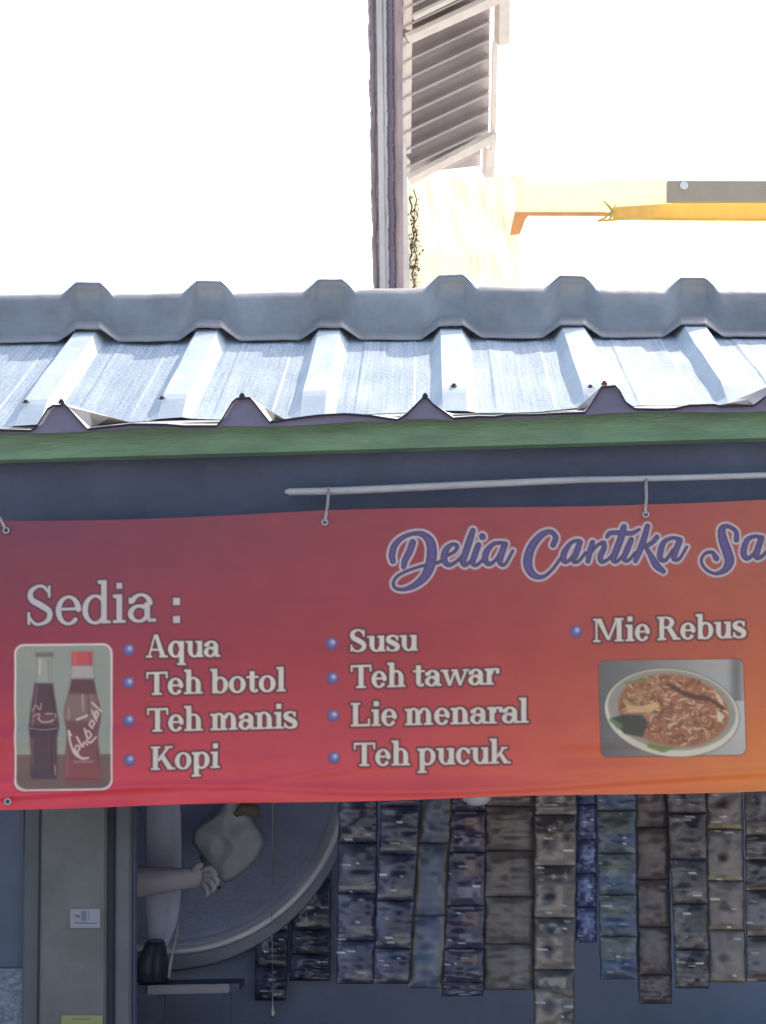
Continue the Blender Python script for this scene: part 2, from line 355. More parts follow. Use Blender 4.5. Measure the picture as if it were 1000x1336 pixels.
# inner ceiling
bm = bmesh.new(); box(bm, (XL, 4.11, 2.24), (XR, 5.5, 2.26)); obj('ceiling_panel', bm, M['inner'], shop)
# left wall panel and pillar, door frame
bm = bmesh.new(); prism(bm, [P(-420, 700, 4.26), P(31, 700, 4.26), P(31, 1263, 4.26), P(-420, 1263, 4.26)], (0, .03, 0)); obj('upper_panel', bm, mat('blue_grey_panel', (.085, .105, .15), .7), shop)
lowm = mat('patterned_tile', (.22, .25, .32), .5, col2=(.055, .07, .11), scale=90, bump=.4, stretch=(1, 1, 1.6))
bm = bmesh.new(); a = P(-420, 1264, 4.25); b_ = P(31, 1264, 4.25); prism(bm, [a, b_, Vector((b_.x, 4.25, .12)), Vector((a.x, 4.25, .12))], (0, .035, 0)); obj('tiled_panel', bm, lowm, shop)
def post_box(x0, x1, Y, d, mt, name, top=700):
    a = P(x0, 1200, Y).x; b_ = P(x1, 1200, Y).x; zt = P(x0, top, Y).z
    bm = bmesh.new(); box(bm, (a, Y, .12), (b_, Y+d, zt), .004); return obj(name, bm, mt, shop)
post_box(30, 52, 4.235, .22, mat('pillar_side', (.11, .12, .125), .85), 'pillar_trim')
post_box(52.4, 138, 4.22, .25, M['pillar'], 'pillar')
post_box(138.4, 150, 4.26, .05, mat('dark_door_rebate', (.085, .10, .14), .7), 'door_rebate')
post_box(150.4, 171, 4.235, .08, M['jamb'], 'door_frame')
post_box(171.4, 176, 4.26, .04, M['dark'], 'door_seal')
# counter
bm = bmesh.new(); zc = P(400, 1420, 4.3).z
box(bm, (P(176, 1400, 4.3).x, 4.3, .12), (XR, 4.34, zc)); obj('counter_front', bm, M['dark'], shop)
bm = bmesh.new(); box(bm, (P(176, 1400, 4.3).x, 4.27, zc+.001), (XR, 4.75, zc+.03), .004); obj('counter_top', bm, M['jamb'], shop)

# ---- white roof sheet
def eave(x): return P(x, 556.5-.0305*x+2.0*math.sin(x*.021), 4.075)
def ridge(x): return P(x, 445-.008*x, 4.76)
ribs = range(-3, 9)
prof = []      # (rib-units position, height, is_flat)
for i in ribs:
    prof += [(i-.165, 0, 1), (i-.155, 0, 0), (i-.085, 1, 0), (i+.085, 1, 0), (i+.155, 0, 0), (i+.165, 0, 1), (i+.5, 0, 1)]
    for q in (.28, .39, .61, .72): prof.append((i+q, .0, 1))
    for q in (.30, .70): prof.append((i+q, .07, 1))
prof.sort()
rows = 30; V = np.zeros((rows+1, len(prof), 3)); K = np.zeros_like(V); UVs = np.zeros((rows+1, len(prof), 2))
nrm = (eave(600)-eave(400)).cross(ridge(500)-eave(500)).normalized()
if nrm.z < 0: nrm = -nrm
for r in range(rows+1):
    t = r/rows
    for j, (u, h, f) in enumerate(prof):
        p = lerp(eave(36+186*u), ridge(115+158*u), t*1.12-.004)
        h = h*min(1, .15+t*7)
        p = p + nrm*(h*.030 + .0012*noise.noise(Vector((u*3, t*4, 0)))*4)
        V[r, j] = p; K[r, j] = f; UVs[r, j] = (u, t*2)
me = grid_mesh('roof_sheet', V, K)
me.polygons.foreach_set('use_smooth', np.zeros(len(me.polygons), bool))
uvl = me.uv_layers.new(name='UVMap'); li = np.zeros(len(me.loops), np.int32); me.loops.foreach_get('vertex_index', li)
uvl.data.foreach_set('uv', UVs.reshape(-1, 2)[li].reshape(-1).astype(np.float32))
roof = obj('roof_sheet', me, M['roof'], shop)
sm = roof.modifiers.new('t', 'SOLIDIFY'); sm.thickness = .0008; sm.offset = -1
for u, t in ((0, .93), (1, .90), (4, .93), (4.02, .99), (3, .90), (5, .93), (-.06, .12), (.92, .10), (3.97, .10), (3.0, .16)):
    p = lerp(eave(36+186*u), ridge(115+158*u), t*1.12-.02)+nrm*.031
    bm = bmesh.new(); lathe(bm, [(.0085, 0), (.0085, .0015), (.0045, .002), (.0045, .006), (0.0, .007)], (0, 0, 0), 10)
    bmesh.ops.transform(bm, verts=bm.verts, matrix=Matrix.Translation(p) @ nrm.to_track_quat('Z', 'Y').to_matrix().to_4x4())
    s_ = obj('screw', bm, M['black'], roof)
# ---- ridge cap: humps follow the ribs
def hump(u, w0=.10, w1=.215):
    d = abs(u-round(u)); return max(0, min(1, (w1-d)/(w1-w0)))
xs = np.arange(-3.4, 8.4, .02); cap_rows = []
secs = [(4.704, 0, 443.5, 427), (4.715, 0, 441, 424), (4.745, 0, 435, 418), (4.748, 1, 434, 416), (4.75, 2, 424, 405), (4.765, 3, 405, 388), (4.785, 4, 390, 374), (4.80, 5, 383.5, 367.5), (4.83, 6, 381, 365.5)]
V = np.zeros((len(secs)+3, len(xs), 3))
for j, u in enumerate(xs):
    x = 115+158*u; h = hump(u); h2 = hump(u, .10, .25); wob = 2.4*noise.noise(Vector((u*1.7, 3, 0)))+.6*noise.noise(Vector((u*9, 5, 0)))
    for i, (Y, k, yb, yh) in enumerate(secs):
        hh = h if i > 4 else h2
        V[i, j] = P(x, yb+(yh-yb)*hh-.008*(x-0)+wob+3.5-(6*math.exp(-((x-620)/190)**2) if k >= 3 else 0), Y+(0, 0, 0, .025, .05, .05, .02, -.005, -.005)[i]*hh)
    top = Vector(V[8, j])
    V[9, j] = top+Vector((0, .05, .0)); V[10, j] = top+Vector((0, .25, -.10)); V[11, j] = top+Vector((0, 1.05, -.45))
me = grid_mesh('ridge_cap', V); cap = obj('ridge_cap', me, M['cap'], shop)
sm = cap.modifiers.new('t', 'SOLIDIFY'); sm.thickness = .001
# ---- front flashing with open humps at the eave
FR = [(-420, 572), (-170, 567), (-160, 540), (-140, 538), (-120, 566), (-40, 561), (0, 560), (40, 561), (47, 557), (62, 533), (69, 528.5), (79, 528), (84, 526), (88, 530), (114, 559), (140, 556), (172, 552.5), (215, 553), (240, 555), (283, 555), (290, 546), (303, 524), (309, 519), (326, 518), (330, 522), (352, 550), (385, 545), (415, 541), (450, 539), (480, 541), (519, 547), (530, 540), (552, 518), (558, 518), (566, 527), (592, 545), (625, 542.5), (645, 543), (660, 540.5), (700, 540), (740, 538), (764, 537.5), (771, 527), (785, 504), (803, 502.5), (809, 509), (817, 524), (829, 532.5), (860, 533), (880, 532.5), (900, 528), (932, 527), (940, 529), (960, 528.5), (984, 528), (1000, 516), (1012, 500), (1030, 500), (1048, 524), (1200, 520), (1240, 519), (1252, 490), (1272, 490), (1290, 517), (1400, 515)]
def fbase(x): return 561-.0305*x+ (2.0*math.sin(x*.021))
V = np.zeros((5, len(FR), 3))
fr2 = []
for j, (x, y) in enumerate(FR):
    hh = max(0, fbase(x)-y); isb = hh < 12
    f0 = P(x, y, 3.955)
    xb = x+(585-x)*(.17 if not isb else .03)
    bk = P(xb, fbase(xb)-3.5, 4.072)
    V[0, j] = f0+Vector((0, .0, -.0045)); V[1, j] = f0
    for r, t in ((2, .33), (3, .66), (4, 1)): V[r, j] = lerp(f0, bk, t)
flash = obj('eave_flashing', grid_mesh('eave_flashing', V[1:]), mat('flashing', (.50, .45, .42), .5, metal=.1), shop)
flash.data.polygons.foreach_set('use_smooth', np.zeros(len(flash.data.polygons), bool))
bm = bmesh.new()
for (xa, ya), (xb_, yb_) in zip(FR[:-1], FR[1:]):
    lo_a, lo_b = max(ya, fbase(xa))+4, max(yb_, fbase(xb_))+4
    prism(bm, [P(xa, ya+2.2, 3.962), P(xb_, yb_+2.2, 3.962), P(xb_, lo_b, 3.962), P(xa, lo_a, 3.962)], (0, .006, 0))
bmesh.ops.remove_doubles(bm, verts=bm.verts[:], dist=1e-5)
obj('hump_shade_strip', bm, mat('hump_shade_colour', (.21, .19, .27), .9, vary=.15, scale=12), shop)  # added strip, coloured like the shaded underside inside the humps
V2 = V[:2].copy(); V2[:, :, 1] -= .0015
shade_ribbon = obj('edge_shade_ribbon', grid_mesh('edge_shade_ribbon', V2), M['edge'], flash)  # added ribbon, its dark colour stands in for shade on the front edge
sm = shade_ribbon.modifiers.new('t', 'SOLIDIFY'); sm.thickness = .003; sm.offset = 0
for x, y in ((80, 524), (316, 516), (555, 516), (789, 500)):
    bm = bmesh.new(); c = P(x, y, 3.97); lathe(bm, [(.0065, -.004), (.0065, .001), (.004, .0015), (.004, .005), (0, .006)], c, 10)
    o = obj('screw', bm, M['edge'] if x < 700 else mat('rust_screw', (.25, .04, .04), .7), flash)

# ============================================================= BAR, BANNER, TIES
pts = [P(x, y, 4.02) for x, y in ((372, 641.5), (378, 641.5), (430, 641), (500, 638), (600, 633), (700, 628.5), (760, 626), (820, 625), (900, 623), (1000, 620), (1120, 617), (1250, 614))]
bm = bmesh.new(); tube(bm, pts, [.004, .008, .0088, .0088, .0085, .008, .0075, .007, .007, .007, .007, .007], 12)
tag(obj('pipe', bm, M['pvc'], smooth=True), 'long grey plastic pipe running slightly bent along the slate board above the banner', 'pipe')
# the printed cloth, painted in its own plane
cv = Canvas(-30, 640, 1260, 1070, 1.0)
u = np.clip((cv.X)/1000, -.03, 1.3)[..., None]; v = np.clip((cv.Y-675+cv.X*.026)/375, 0, 1)[..., None]
TL, TM, TR = np.array((104, 54, 76)), np.array((132, 58, 68)), np.array((150, 80, 74))
ML, MM, MR = np.array((136, 46, 66)), np.array((148, 54, 64)), np.array((164, 86, 62))
BL, BM_, BR = np.array((192, 56, 80)), np.array((188, 70, 76)), np.array((202, 122, 64))
def l3(a, b_, c, t): return np.where(t < .55, a+(b_-a)*np.clip(t/.55, 0, 1), b_+(c-b_)*np.clip((t-.55)/.45, 0, 1))
t_, m_, b2 = l3(TL, TM, TR, u), l3(ML, MM, MR, u), l3(BL, BM_, BR, u)
cv.a = np.where(v < .5, t_+(m_-t_)*(v/.5), m_+(b2-m_)*((v-.5)/.5))
# logo strokes
LOGO = []
def tr(ox, *strokes):
    for q in strokes:
        LOGO.append(('c', [(ox+a[0]/5.556, 670+a[1]/5.556, max(a[2], 6)/5.556) for a in catmull(q, 8)] if len(q) > 1 else [(ox+q[0][0]/5.556, 670+q[0][1]/5.556, q[0][2]/5.556)]*2))
tr(500, [(72, 345, 16), (65, 300, 20), (85, 230, 18), (140, 175, 13), (220, 145, 11), (290, 152, 18), (340, 200, 28), (355, 280, 32), (340, 380, 32), (300, 460, 26), (230, 520, 18), (150, 550, 10), (90, 540, 7), (75, 500, 7), (110, 450, 6), (190, 410, 6), (300, 375, 6), (400, 355, 8), (450, 320, 8)],
   [(215, 210, 20), (190, 280, 20), (160, 340, 18), (150, 385, 14)],
   [(452, 312, 7), (520, 275, 8), (538, 235, 10), (505, 222, 9), (458, 262, 18), (442, 330, 19), (475, 372, 13), (530, 350, 8), (580, 300, 7)],
   [(652, 122, 15), (630, 190, 20), (600, 280, 20), (580, 350, 18), (600, 375, 10), (645, 335, 7)],
   [(692, 228, 16), (662, 310, 18), (650, 360, 14), (680, 374, 8), (735, 325, 7)], [(720, 165, 19), (722, 168, 19)],
   [(885, 216, 10), (845, 212, 9), (800, 222, 11), (752, 275, 18), (742, 338, 17), (772, 366, 12), (822, 330, 7), (862, 255, 7)],
   [(885, 222, 17), (855, 310, 18), (850, 358, 14), (885, 368, 7), (942, 270, 6)])
tr(670, [(290, 228, 16), (308, 172, 15), (268, 132, 13), (200, 160, 20), (130, 250, 26), (105, 360, 28), (140, 440, 21), (210, 460, 10), (280, 410, 7), (340, 330, 7), (375, 285, 7)],
   [(485, 200, 10), (450, 198, 9), (410, 222, 11), (368, 290, 18), (368, 343, 15), (402, 343, 8), (455, 275, 7)],
   [(485, 208, 15), (455, 290, 18), (438, 343, 13), (472, 348, 7), (525, 285, 7)],
   [(575, 210, 14), (555, 280, 16), (542, 345, 13)], [(550, 300, 7), (610, 232, 7), (655, 212, 11), (658, 252, 15), (632, 310, 16), (642, 350, 11), (690, 330, 7), (745, 265, 7)],
   [(802, 98, 17), (780, 180, 20), (742, 280, 20), (726, 335, 15), (752, 348, 8), (805, 295, 7)],
   [(680, 168, 10), (705, 142, 12), (780, 140, 13), (855, 145, 12), (912, 118, 7)],
   [(855, 192, 15), (822, 270, 18), (802, 328, 14), (832, 343, 7), (885, 285, 7)],
   [(972, 95, 15), (942, 200, 18), (907, 290, 18), (886, 345, 12)])
tr(820, [(208, 172, 13), (170, 215, 12), (108, 245, 9)], [(128, 248, 9), (165, 310, 16), (205, 378, 21), (255, 420, 13)],
   [(370, 186, 10), (320, 178, 9), (262, 205, 13), (235, 270, 18), (232, 328, 15), (272, 338, 9), (325, 262, 7)],
   [(375, 195, 17), (345, 270, 18), (332, 328, 14), (372, 328, 7), (425, 242, 5)],
   [(785, 190, 15), (782, 130, 11), (722, 92, 11), (680, 115, 21), (688, 190, 28), (720, 280, 30), (735, 350, 29), (700, 410, 18), (630, 435, 7), (560, 400, 6), (530, 340, 6), (560, 290, 7), (610, 282, 9), (640, 325, 17)],
   [(965, 172, 10), (915, 166, 9), (862, 195, 15), (837, 280, 18), (862, 325, 13), (912, 290, 7), (945, 215, 7)],
   [(968, 178, 17), (940, 260, 18), (932, 315, 15), (972, 310, 8), (1030, 240, 7)])
cv.draw(LOGO, [(4.6, (120, 92, 112), .6), (3.8, (176, 166, 180), .97), (.9, (58, 48, 78), 1), (-.7, (84, 74, 128), 1)], .8)
TXT = [(2.6, (66, 36, 48), .75), (.25, (190, 186, 182), 1)]
write(cv, 'Sedia', 33, 203, 817, 811, 37, .20, .10, [(2.4, (66, 44, 62), .75), (.2, (176, 170, 178), 1)])
for yy in (785, 808.5): cv.draw([('p', [(226, yy-4.5), (235, yy-4.8), (235, yy+4.3), (226, yy+4.6)])], [(2.2, (66, 44, 62), .7), (.2, (176, 170, 178), 1)])
for s_, x0, x1, y0, y1, xh in (('Aqua', 191, 287, 858, 857, 21), ('Teh botol', 191, 373, 907, 902, 21), ('Teh manis', 192, 388, 955, 950, 21.5), ('Kopi', 197, 287, 1005, 1002, 21.5),
        ('Susu', 456, 546, 851, 849, 20.5), ('Teh tawar', 458, 651, 898, 893, 21), ('Lie menaral', 458, 690, 948, 943, 21.5), ('Teh pucuk', 462, 665, 1000, 996, 21.5), ('Mie Rebus', 775, 974, 838, 832, 21.5)):
    write(cv, s_, x0, x1, y0, y1, xh, .29, .115, TXT)
for x, y in ((168, 848), (168, 891), (168, 940), (169, 992), (433, 840), (434, 885), (435, 934), (436, 989), (752, 824)): cv.ball(x, y, 8)
# picture of two bottles
def Z(x, y): return (x/5.57, 820+y/5.57)
fr = rrect(18.5, 840, 147, 1032, 13); fr = [(x, y-(x-80)*.012) for x, y in fr]
cv.draw([('p', fr)], [(1.6, (120, 60, 80), .5), (0, (205, 192, 196), 1), (-2.6, (134, 138, 136), 1)])
cv.draw([('p', [(23, 985), (144.4, 984), (144.4, 1017), (142, 1023), (138, 1026.5), (132, 1028.5), (34, 1030), (27, 1027), (23, 1022), (21.4, 1016), (21.4, 985)])], [(0, (106, 82, 80), 1)])
def bottle(cx, pr, col, al=1, soft=1.2):
    pts_ = [Z(cx-h, y) for y, h in pr]+[Z(cx+h, y) for y, h in pr[::-1]]; cv.draw([('p', pts_)], [(1.2, (90, 80, 84), .35), (0, col, al)], soft)
bottle(320, [(180, 58), (212, 58), (218, 48), (330, 50), (400, 62)], (150, 150, 148), .8)
bottle(325, [(180, 58), (205, 58)], (105, 100, 102), .8)
bottle(318, [(400, 66), (480, 76), (560, 90), (640, 100), (700, 110), (750, 104), (800, 97), (900, 94), (1000, 100), (1060, 102), (1095, 88)], (78, 54, 64))
bottle(318, [(620, 85), (720, 98), (735, 96), (700, 80)], (104, 66, 74), .5); bottle(300, [(760, 50), (1080, 60)], (66, 48, 62), .5)
bottle(598, [(172, 74), (266, 74)], (178, 74, 80)); bottle(600, [(272, 74), (360, 84)], (168, 158, 160), .8)
bottle(600, [(372, 80), (480, 102), (560, 125), (620, 132), (680, 128), (760, 112), (840, 116), (940, 128), (1000, 138), (1080, 138), (1125, 115)], (112, 70, 74))
bottle(590, [(480, 95), (560, 118), (620, 124), (668, 120)], (128, 110, 112), .6); bottle(600, [(375, 78), (470, 98)], (84, 54, 60), .8)
bottle(600, [(960, 118), (1080, 130), (1115, 108)], (130, 66, 72), .7)
for q in ([(500, 750, 9), (515, 840, 10), (545, 910, 12), (600, 945, 12), (645, 940, 8)], [(500, 745, 9), (520, 780, 8)], [(555, 905, 9), (580, 870, 9), (560, 850, 8), (545, 885, 9), (570, 915, 9)], [(560, 790, 9), (600, 860, 9), (610, 830, 8), (635, 845, 8)],
          [(615, 730, 9), (640, 800, 9), (665, 775, 8), (640, 745, 8), (625, 770, 8)], [(665, 720, 8), (685, 690, 9), (665, 670, 8), (650, 700, 8), (672, 725, 8)], [(670, 600, 8), (700, 670, 8)], [(700, 650, 8), (715, 620, 8), (700, 600, 8), (690, 630, 8)], [(670, 540, 8), (735, 600, 8)], [(630, 815, 9), (660, 830, 9), (700, 790, 8)], [(560, 662, 10), (635, 632, 10)]):
    cv.draw([('c', [(*Z(a[0], a[1]), a[2]/5.57*.85) for a in catmull(q, 6)])], [(0, (196, 178, 180), .9)], .7)
for q in ([(235, 600, 6), (260, 560, 7), (290, 590, 7), (300, 545, 6)], [(275, 655, 8), (310, 680, 9), (380, 670, 9), (400, 625, 8), (330, 620, 6)], [(240, 640, 6), (285, 620, 7), (280, 660, 7)], [(215, 725, 4), (320, 738, 5), (410, 725, 4)]):
    cv.draw([('c', [(*Z(a[0], a[1]), a[2]/5.57*.8) for a in catmull(q, 6)])], [(0, (170, 146, 152), .85)], .7)
for q, c_, al in ([[(270, 420), (255, 560), (232, 700)], (150, 120, 128), .55], [[(368, 430), (385, 560), (398, 690)], (60, 42, 52), .6], [[(235, 800), (232, 1000)], (118, 92, 100), .5], [[(375, 800), (372, 1040)], (56, 40, 52), .6], [[(400, 1000), (402, 1060)], (170, 160, 165), .6],
        [[(600, 480), (604, 600)], (178, 160, 162), .6], [[(640, 480), (646, 650)], (84, 56, 62), .6], [[(500, 580), (498, 660)], (168, 154, 156), .5], [[(705, 860), (716, 1000)], (86, 50, 58), .6], [[(490, 900), (482, 1080)], (150, 92, 98), .5], [[(540, 970), (680, 968)], (176, 140, 144), .6], [[(480, 1090), (710, 1098)], (84, 48, 54), .5],
        [[(290, 225), (286, 330)], (184, 184, 182), .7], [[(350, 230), (356, 380)], (104, 102, 104), .6], [[(545, 180), (545, 262)], (206, 110, 112), .5], [[(652, 180), (654, 262)], (136, 48, 56), .5], [[(262, 190), (378, 190)], (96, 92, 94), .7]):
    cv.draw([('c', [(*Z(a[0], a[1]), 1.1) for a in q])], [(0, c_, al)], 1.0)
# picture of the noodle bowl
fr = rrect(783, 861, 972, 986, 9); fr = [(x+(y-920)*.03, y-(x-880)*.012) for x, y in fr]
sl = cv.win(775, 850, 985, 1000); Mx = np.full(cv.X[sl].shape, 1e9); cv.sdf_poly(fr, Mx, sl)
cv.blend(sl, (1.5-Mx)/1.6+.3, (130, 52, 58), .8)
g = np.clip((cv.X[sl]-785)/185, 0, 1); bgc = np.stack([95+70*g-55*np.exp(-((cv.X[sl]-962)/9)**2)*(cv.Y[sl] < 915)]*3, -1)*np.array((1, 1.0, 1.02)); mm = np.clip((-Mx)/1.6+.5, 0, 1)[..., None]
cv.a[sl] = cv.a[sl]*(1-mm)+bgc*mm
def ell(cx, cy, rx, ry, rot, n=48): return [(cx+rx*math.cos(t)*math.cos(rot)-ry*math.sin(t)*math.sin(rot), cy+rx*math.cos(t)*math.sin(rot)+ry*math.sin(t)*math.cos(rot)) for t in [2*math.pi*k/n for k in range(n)]]
cv.draw([('p', ell(877, 930, 88, 57, .12))], [(1.5, (96, 92, 90), .6), (0, (188, 184, 176), 1)])
cv.draw([('p', ell(877, 926.5, 84, 52, .12))], [(0, (138, 134, 128), 1)], 1.5); cv.draw([('p', ell(879, 927, 73, 47, .15))], [(0, (146, 98, 76), 1)], 2)
rr = random.Random(3); pal = [(172, 118, 92), (156, 96, 76), (186, 144, 116), (124, 84, 66), (162, 108, 90), (190, 158, 134), (146, 100, 74), (176, 128, 98)]
for k in range(620):
    a = rr.random()*6.28; q = math.sqrt(rr.random())*.97; x = 879+70*q*math.cos(a); y = 927+44*q*math.sin(a)+.1*(x-879); an = rr.random()*6.28; l = rr.uniform(4, 12); c = rr.choice(pal)
    if x < 840 and y < 920 and rr.random() < .5: c = (176, 140, 104)
    bx = x+l*math.cos(an); by = y+l*math.sin(an)*.7; cx = (x+bx)/2+rr.uniform(-2, 2); cy = (y+by)/2+rr.uniform(-2, 2)
    cv.draw([('c', [tuple(t) for t in catmull([(x, y, 1.1), (cx, cy, 1.6), (bx, by, 1.0)], 3)])], [(.7, tuple(np.array(c)*.62), .5), (0, c, .9)], .6)
cv.draw([('p', [(815, 917), (835, 922), (858, 915), (862, 922), (848, 930), (820, 930)])], [(0, (190, 158, 120), .85)], 1.5)
cv.draw([('p', [(796, 938), (815, 932), (838, 934), (846, 944), (838, 962), (815, 958)])], [(0, (66, 66, 58), .92)], 1.5)
cv.draw([('c', [(798, 940, 3), (808, 948, 4)])], [(0, (92, 118, 88), .8)], 1.2); cv.draw([('c', [(848, 973, 3), (866, 978, 4), (878, 976, 2)])], [(0, (104, 122, 74), .9)], 1)
cv.draw([('c', [tuple(t) for t in catmull([(872, 893, 2), (900, 908, 3), (925, 912, 3), (944, 924, 2)], 5)])], [(0, (78, 54, 44), .8)], 1)
cv.draw([('p', [(932, 900), (943, 912), (945, 922), (938, 916)])], [(0, (186, 172, 152), .9)], 1.2); cv.draw([('p', [(936, 926), (946, 934), (942, 943), (936, 941)])], [(0, (192, 182, 166), .9)], 1.2)
cv.draw([('c', [(818, 891, 2.5), (848, 887, 3)])], [(0, (124, 112, 74), .8)], 1)
# cloth mesh
bx = np.linspace(-14, 1240, 1180); by = np.linspace(0, 1, 372)
BX, BT = np.meshgrid(bx, by)
top = 679.5-.0275*BX+2.2*np.sin(BX/105.)*(BX > 0); bot = 1056.5-.0245*BX+1.0*np.sin(BX/70.+1)
BY = top+(bot-top)*BT
ix = np.clip(BX-cv.x0, 0, cv.w-2); iy = np.clip(BY-cv.y0, 0, cv.h-2); i0, j0 = iy.astype(int), ix.astype(int); fy, fx = (iy-i0)[..., None], (ix-j0)[..., None]
col = (cv.a[i0, j0]*(1-fx)+cv.a[i0, j0+1]*fx)*(1-fy)+(cv.a[i0+1, j0]*(1-fx)+cv.a[i0+1, j0+1]*fx)*fy
YB = 3.97
A0 = CR @ Vector((-500/F, 668/F, -1)); dX = CR @ Vector((1/F, 0, 0)); dY = CR @ Vector((0, -1/F, 0))
D = np.array(A0)+BX[..., None]*np.array(dX)+BY[..., None]*np.array(dY)
V = np.array(CP)+D*((YB-CP.y)/D[..., 1:2])
sh = BX.shape
wr = .006*(vnoise(sh, (70, 200), 1)-.5)+.0075*(vnoise(sh, (20, 150), 2)-.5)*BT**2*2+.0010*(vnoise(sh, (9, 60), 3)-.5)
wr += .006*np.exp(-((BT-.955+.02*np.sin(BX/130))/.014)**2)*-1 + .003*np.exp(-((BT-.925-(BX-350)*-.00035)/.012)**2)*np.exp(-((BX-380)/110)**2)*-1
for ex in (8, 424, 843): wr += -.004*np.exp(-((BX-ex)/(18+70*BT))**2)*np.exp(-BT*4)
V[..., 1] += wr
BAN_GAIN = np.array((1.40, 1.27, 1.03))
banner = obj('banner', grid_mesh('banner', V, s2l(col)*BAN_GAIN), attr_mat('printed_vinyl', .36, bump=.05, bscale=400, spec=.45))
tag(banner, 'wide red to orange printed banner listing drinks, with script title, bottle and noodle pictures', 'banner')
sm = banner.modifiers.new('t', 'SOLIDIFY'); sm.thickness = .0006; sm.offset = -1
def ring_at(c, R_, r_, mt, parent, name):
    bm = bmesh.new(); n, k = 18, 8; vs_ = [[bm.verts.new(c+Vector(((R_+r_*math.cos(b__))*math.cos(a_), r_*math.sin(b__)*.5, (R_+r_*math.cos(b__))*math.sin(a_)))) for b__ in [2*math.pi*j/k for j in range(k)]] for a_ in [2*math.pi*i/n for i in range(n)]]
    for i in range(n):
        for j in range(k): bm.faces.new((vs_[i][j], vs_[(i+1) % n][j], vs_[(i+1) % n][(j+1) % k], vs_[i][(j+1) % k]))
    e = obj(name, bm, mt, parent, True)
    bm = bmesh.new(); lathe(bm, [(R_*.85, 0), (R_*.85, .0008)], c-Vector((0, .0005, 0)), 14, 'Y'); obj('eyelet_hole', bm, M['black'], e)
    return e
for x, y in ((8, 692), (424, 681), (843, 671), (10, 1046), (1225, 662)):
    ring_at(P(x, y, YB-.010), .0055, .0025, M['metal'], banner, 'eyelet')
def cord(name, q, label, r=.0035):
    bm = bmesh.new(); tube(bm, q, r, 8); return tag(obj(name, bm, M['cord'], smooth=True), label, 'cord', None)
cord('cord', [P(429, 636, 4.02), P(428.5, 648, 4.0), P(427.5, 660, 3.985), P(425.5, 672, 3.955), P(424, 681, 3.962), P(423.5, 686, 3.975)], 'short pale cord tying the banner to the left end of the grey pipe')
cord('cord', [P(843.5, 622, 4.02), P(843.5, 637, 4.0), P(844, 650, 3.985), P(842.5, 664, 3.956), P(843, 671, 3.962), P(843, 677, 3.975)], 'short pale cord holding the banner above the last letters of the middle title word')
cord('cord', [P(-12, 640, 4.04), P(-6, 668, 3.99), P(2, 680, 3.965), P(8, 692, 3.962), P(11, 696, 3.975)], 'pale cord tied through the eyelet at the top left corner of the banner')

# ---- stickers on the pillar
def sticker(name, x0, y0, x1, y1, paint, label):
    c = Canvas(x0, y0, x1, y1, 3); paint(c)
    V = np.zeros((c.h, c.w, 3))
    for i in range(c.h):
        for j in range(c.w): V[i, j] = P(c.X[i, j], c.Y[i, j], 4.217)
    o = obj(name, grid_mesh(name, V, s2l(c.a)*1.3), attr_mat(name, .6)); tag(o, label, 'sticker')
    sm = o.modifiers.new('t', 'SOLIDIFY'); sm.thickness = .0005; return o
def pa(c):
    c.a[:] = (122, 124, 132); c.draw([('p', [(106, 1189), (113, 1189), (113, 1202), (106, 1202)])], [(0, (84, 88, 96), .8)], .8); c.draw([('c', [(99, 1195, 1.2), (103, 1196, 1.4)])], [(0, (70, 72, 80), 1)])
    c.draw([('c', [(98, 1204.5, .7), (126, 1205, .7)])], [(0, (70, 72, 80), .9)], .5); c.draw([('c', [(116, 1188, .6), (116, 1200, .6)])], [(0, (90, 94, 100), .9)], .5)
sticker('sticker', 91.5, 1186, 131, 1211, pa, 'small pale grey rectangular sticker with a tiny dark emblem on the grey pillar')
def pb(c):
    c.a[:] = (120, 122, 78); c.draw([('c', [(95, 1330, .8), (118, 1330, .8)])], [(0, (90, 92, 60), .9)], .6)
sticker('sticker', 80, 1325, 134, 1352, pb, 'yellow-green sticker low on the grey pillar')

